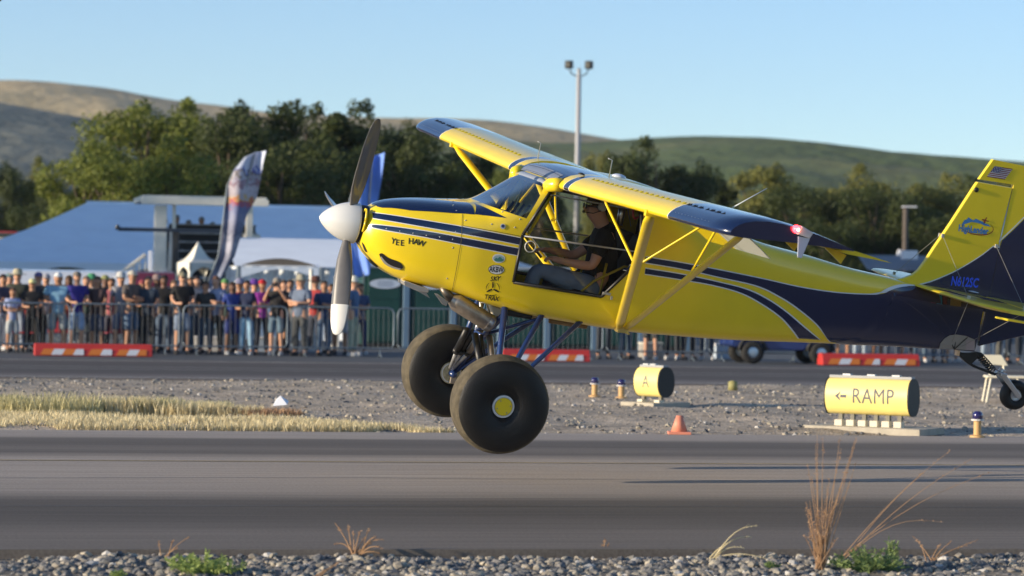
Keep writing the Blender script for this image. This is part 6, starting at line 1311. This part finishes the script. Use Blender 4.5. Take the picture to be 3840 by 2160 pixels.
seg('steering_cable',[(3655,1318,.05),(3700,1370,.06),(3765,1400,.07)],.003,blk,5)
# --- writing and emblems
def surf_text(s,cx,cy,h,slope,m,off=.0024,sx=1.0,shear=0.0,bold=0.0,jit=None,on='S',y=.03,name='lettering'):
    vs,fs=text_mesh(s,1.0,shear,bold); cs,sn=math.cos(slope),math.sin(slope); out=[]
    if jit: pass
    for v in vs:
        a,b_=v.x*h*sx/.7,-v.y*h/.7; px,py=cx+a*cs-b_*sn,cy+a*sn+b_*cs
        if on=='S': x,t=S(px,py); out.append(fpt(x,t,off))
        else: p=L3(px,py,y); out.append(p)
    b=MB(); b.add(out,fs); return b.build(name,m,plane)
blackp=mat('black_lettering',(.012,.012,.012),.5)
for ch,cx,cy,sl in [('Y',1475,904,.25),('E',1490,910,.12),('E',1508,912,.02),('H',1541,905,.05),('A',1560,908,.18),('W',1580,913,.28)]: surf_text(ch,cx,cy,21,sl,blackp,sx=.95,bold=.02)
def ell(name,cx,cy,rx,ry,m,off,n=32,slope=.06):
    b=MB(); pts=[]
    for i in range(n): a=2*math.pi*i/n; dx,dy=rx*math.cos(a),ry*math.sin(a); pts.append(fpt(*S(cx+dx-dy*slope,cy+dy+dx*slope),off))
    b.add(pts,[tuple(range(n))]); return b.build(name,m,plane)
whs=mat('white_sticker',(.72,.72,.70),.4)
ell('sticker_edge',1861,1011,30,18,blackp,.0012); ell('oval_sticker',1861,1011,28,16,whs,.002); surf_text('AKBW',1861,1011,21,.06,blackp,.0028,sx=.60,bold=.02)
ell('round_sticker',1870,969,24,17,whs,.0012); ell('round_sticker_print',1870,970,20,13,mat('pale_blue_print',(.30,.45,.50),.5),.002)
b=MB(); b.add([fpt(*S(px,py),.0028) for px,py in [(1852,974),(1860,966),(1866,970),(1874,962),(1882,970),(1889,974),(1884,980),(1858,980)]],[tuple(range(8))]); b.build('sticker_mountains',mat('teal_print',(.05,.20,.18),.5),plane)
ell('round_emblem',1885,850,10,10,mat('chrome_emblem',(.6,.62,.68),.25,metal=.6),.005); ell('emblem_print',1885,849,6,6,bluet,.007)
for ch,cx,cy,sl in [('S',1843,1046,-.02),('K',1856,1045,.05),('Y',1868,1044,.1)]: surf_text(ch,cx,cy,17,sl,blackp,shear=.25,sx=.9,bold=.02)
for ch,cx,cy,sl in [('T',1822,1113,-.05),('R',1836,1116,.02),('A',1849,1119,.05),('X',1862,1120,.08)]: surf_text(ch,cx,cy,17,sl,blackp,shear=.25,sx=.9,bold=.02)
b=MB()
for a in (-90,28,152):
    a=R(a); pts=[]
    for r_,w2 in [(3,2.5),(14,3.6),(26,2.2),(26,-1.5),(14,-2.6),(3,-2.5)]: pts.append(fpt(*S(1848+r_*math.cos(a)-w2*math.sin(a),1082+r_*math.sin(a)+w2*math.cos(a)),.0022))
    b.add(pts,[tuple(range(6))])
for a0_,a1_ in ((-60,10),(55,115),(170,240)):
    ri=[];ro=[]
    for i in range(9): a=R(a0_+(a1_-a0_)*i/8); w2=1+1.6*math.sin(math.pi*i/8); ri.append((1848+(26-w2)*math.cos(a),1082+(26-w2)*math.sin(a))); ro.append((1848+26*math.cos(a),1082+26*math.sin(a)))
    pts=[fpt(*S(*p),.0022) for p in ri+ro[::-1]]; b.add(pts,[tuple(range(18))])
b.build('propeller_emblem',blackp,plane)
lb=mat('light_blue_lettering',(.05,.12,.85),.4)
surf_text('N612SC',3617,1059,34,.085,lb,sx=.62,shear=.12,bold=.03,on='fin',y=.034)
logo=mat('logo_blue',(.06,.22,.50),.4); lred=mat('logo_red',(.28,.03,.015),.5)
surf_text('HighLander',3650,862,24,.12,logo,sx=.70,bold=.04,on='fin',y=.031,name='tail_logo_lettering')
def finpoly(name,pts,m,y=.031): b=MB(); b.add([L3(px,py,y) for px,py in pts],[tuple(range(len(pts)))]); return b.build(name,m,plane)
finpoly('tail_logo_mountains',[(3606,842),(3616,826),(3626,822),(3632,815),(3642,822),(3650,826),(3660,820),(3672,826),(3682,830),(3694,838),(3706,842),(3716,850),(3704,848),(3692,846),(3680,840),(3668,836),(3656,834),(3644,832),(3632,836),(3618,840),(3608,852)],logo)
ro=[];ri=[]
for i in range(19): a=R(-35+200*i/18); wd=.5+3.5*math.sin(math.pi*min(1,i/18*1.0)); ro.append((3664+62*math.cos(a),852+30*math.sin(a)+4*math.cos(a)*2)); ri.append((3664+(62-wd)*math.cos(a),852+(30-wd)*math.sin(a)+8*math.cos(a)))
finpoly('tail_logo_arc',ro+ri[::-1],lred)
finpoly('tail_logo_plane',[(3698,815),(3702,815),(3698,826),(3708,828),(3708,832),(3696,830),(3692,840),(3688,839),(3690,828),(3682,825),(3683,821),(3694,823)],lred)
# flag on the rudder
fl=[Vector(p) for p in ((3730,623),(3798,633),(3768,673),(3700,663))]     # TL TR BR BL of the near side
def fq(u,v): a=fl[0].lerp(fl[1],u); b_=fl[3].lerp(fl[2],u); p=a.lerp(b_,v); return (p.x,p.y)
fr_=mat('flag_red',(.20,.02,.03),.5); fb_=mat('flag_blue',(.03,.04,.16),.5); fwh=mat('flag_white',(.6,.6,.6),.5)
base=finpoly('flag',[fq(0,0),fq(1,0),fq(1,1),fq(0,1)],fwh,.0275)
for i in range(0,13,2): b=MB(); b.add([L3(*fq(*q),.029) for q in [(0,i/13),(1,i/13),(1,(i+1)/13),(0,(i+1)/13)]],[(0,1,2,3)]); b.build('flag_stripe',fr_,base)
b=MB(); b.add([L3(*fq(*q),.0305) for q in [(0,0),(.45,0),(.45,7/13),(0,7/13)]],[(0,1,2,3)]); b.build('flag_canton',fb_,base)
b=MB()
for i in range(5):
    for j in range(4): c=L3(*fq(.05+.085*i+.04*(j%2),.07+.13*j),.0315); b.box(c,(.006,.001,.006))
b.build('flag_stars',fwh,base)
# antennas
def ant(p,q,r_,m=silver): b=MB(); b.tube([p,q],[r_,r_*.5],6); b.build('antenna',m,plane,smooth=True)
ant(L3(2732,784,2.0) if False else L3(2745,780,0.0),L3(2876,706,0.0),.007,mat('white_whip',(.6,.65,.7),.3))
p=L3(2283,668,0); b=MB(); b.tube([p-Vector((0,0,.06)),p+Vector((0,0,.16)),p+Vector((.04,0,.17))],.005,6); b.build('pitot_antenna',silver,plane,smooth=True)
p=L3(2020,578,-.75); b=MB(); b.tube([p-Vector((0,0,.06)),p+Vector((0,0,.10)),p+Vector((.03,0,.11))],.004,6); b.build('pitot_antenna',silver,plane,smooth=True)
p=L3(2320,662,0); b=MB(); b.lathe([(.07,0),(.06,.02),(.03,.032),(.001,.035)],(p.x,0,p.z-.01),'z',20); b.build('roof_dome',mat('pale_dome',(.6,.65,.75),.3,coat=.6),plane,smooth=True)
p=L3(2180,655,.74); b=MB(); b.lathe([(.03,0),(.026,.012),(.001,.018)],p,'z',16); b.build('fuel_cap',blk,plane,smooth=True)
b=MB(); b.box(L3(1912,1010,.525),(.03,.012,.5)); b.build('hinge_cover',yel,plane,bevel=.003) if False else None
# --- cabin
b=MB(); b.box((-.42,0,-.44),(1.3,.84,.03)); b.build('cabin_floor',dark,plane)
b=MB(); b.box((-1.15,0,.06),(.03,.92,1.0)); b.build('rear_bulkhead',dark,plane)
b=MB(); b.box((.60,0,-.08),(.02,.70,.50)); b.build('firewall',dark,plane)
b=MB(); b.prism([(.62,.27),(.60,.28),(.20,.215),(.14,.16),(.14,-.08),(.20,-.08),(.2,.10),(.6,.10)],-.36,.36,'y'); dash=b.build('instrument_panel',mat('dash_grey',(.045,.047,.05),.7),plane,bevel=.01)
b=MB(); b.box((.27,.10,.27),(.05,.16,.07)); b.build('glareshield_box',mat('silver_box',(.5,.5,.52),.4),dash,bevel=.006)
for i in range(4): b=MB(); p=Vector((.235-.03*i,.02+.07*i,.27)); b.tube([p,p+Vector((-.06,0,.12))],.013,8); b.build('windshield_gadget',blk,dash,smooth=True)
for s_ in (1,-1):
    b=MB(); b.prism([(-.35,-.44),(-.80,-.44),(-.86,-.28),(-.36,-.24)],s_*.25-.21,s_*.25+.21,'y'); seat=b.build('seat',mat('seat_black',(.02,.02,.022),.8),plane,bevel=.03)
    b=MB(); b.prism([(-.72,-.28),(-.84,-.26),(-1.02,.28),(-.94,.30)],s_*.25-.20,s_*.25+.20,'y'); b.build('seat_back',mat('seat_black',(.02,.02,.022),.8),seat,bevel=.03)
for s_ in (1,-1):      # cabin tube frame
    b=MB(); b.tube([(.12,s_*.46,.16),(-.05,s_*.40,.56)],.014,6); b.tube([(.10,s_*.2,.22),(-.02,s_*.40,.58)],.012,6); b.tube([(-.95,s_*.44,-.45),(-.95,s_*.44,.60)],.014,6); b.build('cabin_frame_tube',yel,plane,smooth=True)
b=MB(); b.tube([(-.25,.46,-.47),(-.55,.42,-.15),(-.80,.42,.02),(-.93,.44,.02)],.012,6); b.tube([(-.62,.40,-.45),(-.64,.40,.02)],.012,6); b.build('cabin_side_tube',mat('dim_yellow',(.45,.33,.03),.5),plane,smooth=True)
b=MB(); b.tube([(-.72,.30,.55),(-.72,.30,.36)],.03,10); b.build('roof_canister',alu,plane,smooth=True)
b=MB(); b.tube([(-.80,.33,.56),(-.82,.33,.46),(-.84,.33,.44),(-.87,.33,.46)],.011,6); b.build('red_hook',mat('red_plastic',(.75,.05,.03),.4),plane,smooth=True)
b=MB(); b.tube([(-.90,.35,.56),(-.95,.36,.40),(-1.02,.36,.1)],.006,6); b.tube([(-.78,.2,.56),(-.86,.2,.36)],.004,5); b.build('cabin_cables',silver,plane,smooth=True)
b=MB(); b.box(((L(2215,755,.5)[0]),.50,L(2215,757,.5)[1]),(.80,.003,.012)); b.build('sun_visor_strip',mat('visor_grey',(.4,.42,.42),.3),plane)
seg('control_stick',[(1990,1160,.25),(2005,1000,.25),(2035,945,.25)] if False else [Vector((.02,.25,-.45)),Vector((.0,.25,-.1)),Vector((-.01,.25,-.02))],.012,blk)
b=MB(); b.tube([L3(1965,880,-.46),L3(2030,965,-.46)],.014,6); b.build('far_door_tube',yel,plane,smooth=True)
# ------------------------------------------------------------------ pilot
def pilot():
    o=empty('pilot','seated pilot in a black tee and blue jeans, holding the control stick','person'); o.matrix_world=plane.matrix_world
    V=[];E=[];Rd=[]
    def v(p,r,par=None):
        V.append(tuple(p));Rd.append(r); i=len(V)-1
        if par is not None: E.append((par,i))
        return i
    yc=.24; q=lambda px,py,y: L3(px,py,y)
    pelv=v(q(2228,1075,yc),(.14,.11)); sp=v(q(2255,1010,yc),(.12,.11),pelv); ch=v(q(2262,930,yc),(.145,.12),sp); nb=v(q(2264,856,yc),(.10,.095),ch)
    nk=v(q(2249,828,yc),.062,nb); hd=v(q(2232,798,yc),(.080,.088),nk); ht=v(q(2233,765,yc),(.082,.098),hd); nose=v(q(2187,778,yc),.013,hd); chin=v(q(2202,808,yc),.030,hd); jaw=v(q(2212,798,yc),.045,hd)
    for s in (1,-1):
        sh=v(q(2268,882,yc+s*.17),.066,ch)
        if s>0: el=v(q(2222,1000,.44),.046,sh); fo=v(q(2160,990,.42),.042,el); wr=v(q(2105,978,.36),.030,fo); ha=v(q(2078,972,.32),(.036,.022),wr)
        else: el=v(q(2150,960,.05),.045,sh); fo=v(q(2100,945,.08),.040,el); wr=v(q(2062,938,.13),.028,fo); ha=v(q(2040,938,.16),(.036,.022),wr)
        hv=Vector(V[ha]); 
        for k in range(4):
            a=hv+Vector((.045,-.022+.0145*k,.006-.004*abs(k-1.5))); b_=a+Vector((.028,0,-.012)); c_=b_+Vector((.004,0,-.026)); i1=v(a,.0105,ha); i2=v(b_,.009,i1); v(c_,.008,i2)
        t1=v(hv+Vector((.012,-.035*s,.012)),.012,ha); v(hv+Vector((.045,-.040*s,-.002)),.009,t1)
        hp=v(q(2215,1085,yc+s*.10),.095,pelv); kn=v(q(2012,1008,yc+s*.12),.066,hp); sn=v(q(1985,1085,yc+s*.12),.055,kn); an=v(q(1968,1165,yc+s*.10),.042,sn); v(q(1925,1180,yc+s*.10),(.045,.03),an)
    body=skin('body',V,E,Rd,2); body.materials.append(mat('skin_sunned',(.66,.34,.22),.5)); link('body',body,o)
    tv=Vector
    shv=[tuple(Vector(V[pelv])+Vector((0,0,-.12))),V[pelv],V[sp],V[ch],V[nb],tuple(Vector(V[nb]).lerp(Vector(V[nk]),.7))]; ed=[(0,1),(1,2),(2,3),(3,4),(4,5)]; rr=[(.15,.13),(.165,.14),(.155,.145),(.175,.150),(.118,.108),(.075,.075)]
    bases=[i for i,e in enumerate(V)]
    i0=10
    for s in (0,1):
        b0=10+s*(4+1+12+2+5); shp=Vector(V[b0]); el=Vector(V[b0+1]); m_=shp.lerp(el,.72); n=len(shv); shv+=[tuple(shp),tuple(m_)]; rr+=[.086,.074]; ed+=[(3,n),(n,n+1)]
    me=skin('shirt',shv,ed,rr,2); me.materials.append(cm((.010,.010,.012))); link('shirt',me,o)
    pts=[V[pelv],tuple(Vector(V[pelv])+Vector((.04,0,-.02)))]; r2=[(.178,.155),(.15,.13)]; e2=[(0,1)]
    for s in (0,1):
        b0=10+s*24; hp,kn,sn,an=[V[b0+19+k] for k in range(4)]; n=len(pts); pts+=[hp,kn,sn,an]; r2+=[.122,.080,.068,.058]; e2+=[(1,n),(n,n+1),(n+1,n+2),(n+2,n+3)]
    me=skin('jeans',pts,e2,r2,2); me.materials.append(cm((.17,.23,.34))); link('jeans',me,o)
    for s in(0,1):
        b=MB(); an=Vector(V[10+s*24+22]); b.box(an+Vector((.06,0,-.03)),(.26,.09,.07)); b.build('shoe',blk,o,bevel=.02)
    hc=q(2235,772,yc); b=MB(); b.grid(lambda u,w_:hc+Vector((-.012+.108*math.sin(w_*1.45)*math.cos(u*6.2832),.09*math.sin(w_*1.45)*math.sin(u*6.2832),.0+.118*math.cos(w_*1.45))),20,8); b.build('hair',cm((.10,.08,.06)),o,smooth=True)
    g=q(2197,772,yc); b=MB()
    for s in(1,-1): b.lathe([(.001,0),(.024,.001),(.024,.006),(.001,.008)],g+Vector((.010-.006,s*.036,0)),'x',12); b.tube([g+Vector((.0,s*.06,.004)),g+Vector((-.10,s*.086,.01))],.003,5)
    b.tube([g+Vector((.012,-.03,.008)),g+Vector((.012,.03,.008))],.003,5); b.build('sunglasses',blk,o,smooth=True)
    hs=empty('headset','cream aviation headset with a thin black microphone boom on the pilot','headset'); hs.matrix_world=plane.matrix_world; cr_=mat('headset_cream',(.62,.60,.50),.45)
    e=q(2259,775,yc+.095)
    for s in(1,-1):
        c=Vector((e.x,yc+s*.098,e.z)); b=MB(); b.lathe([(.001,-.028),(.034,-.024),(.042,-.008),(.042,.008),(.034,.024),(.001,.028)],c,'y',20); b.build('ear_cup',cr_,hs,smooth=True); b=MB(); b.lathe([(.030,-.012),(.044,-.006),(.044,.006),(.030,.012)],c-Vector((0,s*.022,0)),'y',20); b.build('ear_pad',blk,hs,smooth=True)
    b=MB(); b.tube([Vector((e.x,yc+.10*math.cos(a),e.z+.02+.125*math.sin(a))) for a in [i*math.pi/12 for i in range(13)]],.010,6,flat=1.6); b.build('headband',blk,hs,smooth=True)
    b=MB(); b.tube([e+Vector((.0,.02,-.03)),q(2225,800,yc+.10),q(2198,796,yc+.05),q(2190,795,yc+.01)],.004,5); m_=q(2189,793,yc+.01); b.lathe([(.001,-.014),(.012,-.010),(.012,.010),(.001,.014)],m_,'y',10); b.build('microphone',blk,hs,smooth=True)
    b=MB(); w1=Vector(V[10+3]); b.lathe([(.030,-.010),(.036,-.006),(.036,.006),(.030,.010)],w1+Vector((-.02,0,0)),'x',16); b.build('watch',blk,o,smooth=True)
    b=MB(); b.tube([q(2262,866,yc+.13),q(2225,930,yc+.15),q(2235,1040,yc+.12)],.018,6,flat=.3); b.tube([q(2262,866,yc-.10),q(2215,930,yc-.10),q(2225,1040,yc-.05)],.018,6,flat=.3); b.build('shoulder_harness',mat('harness_grey',(.07,.07,.075),.8),plane,smooth=True)
pilot()
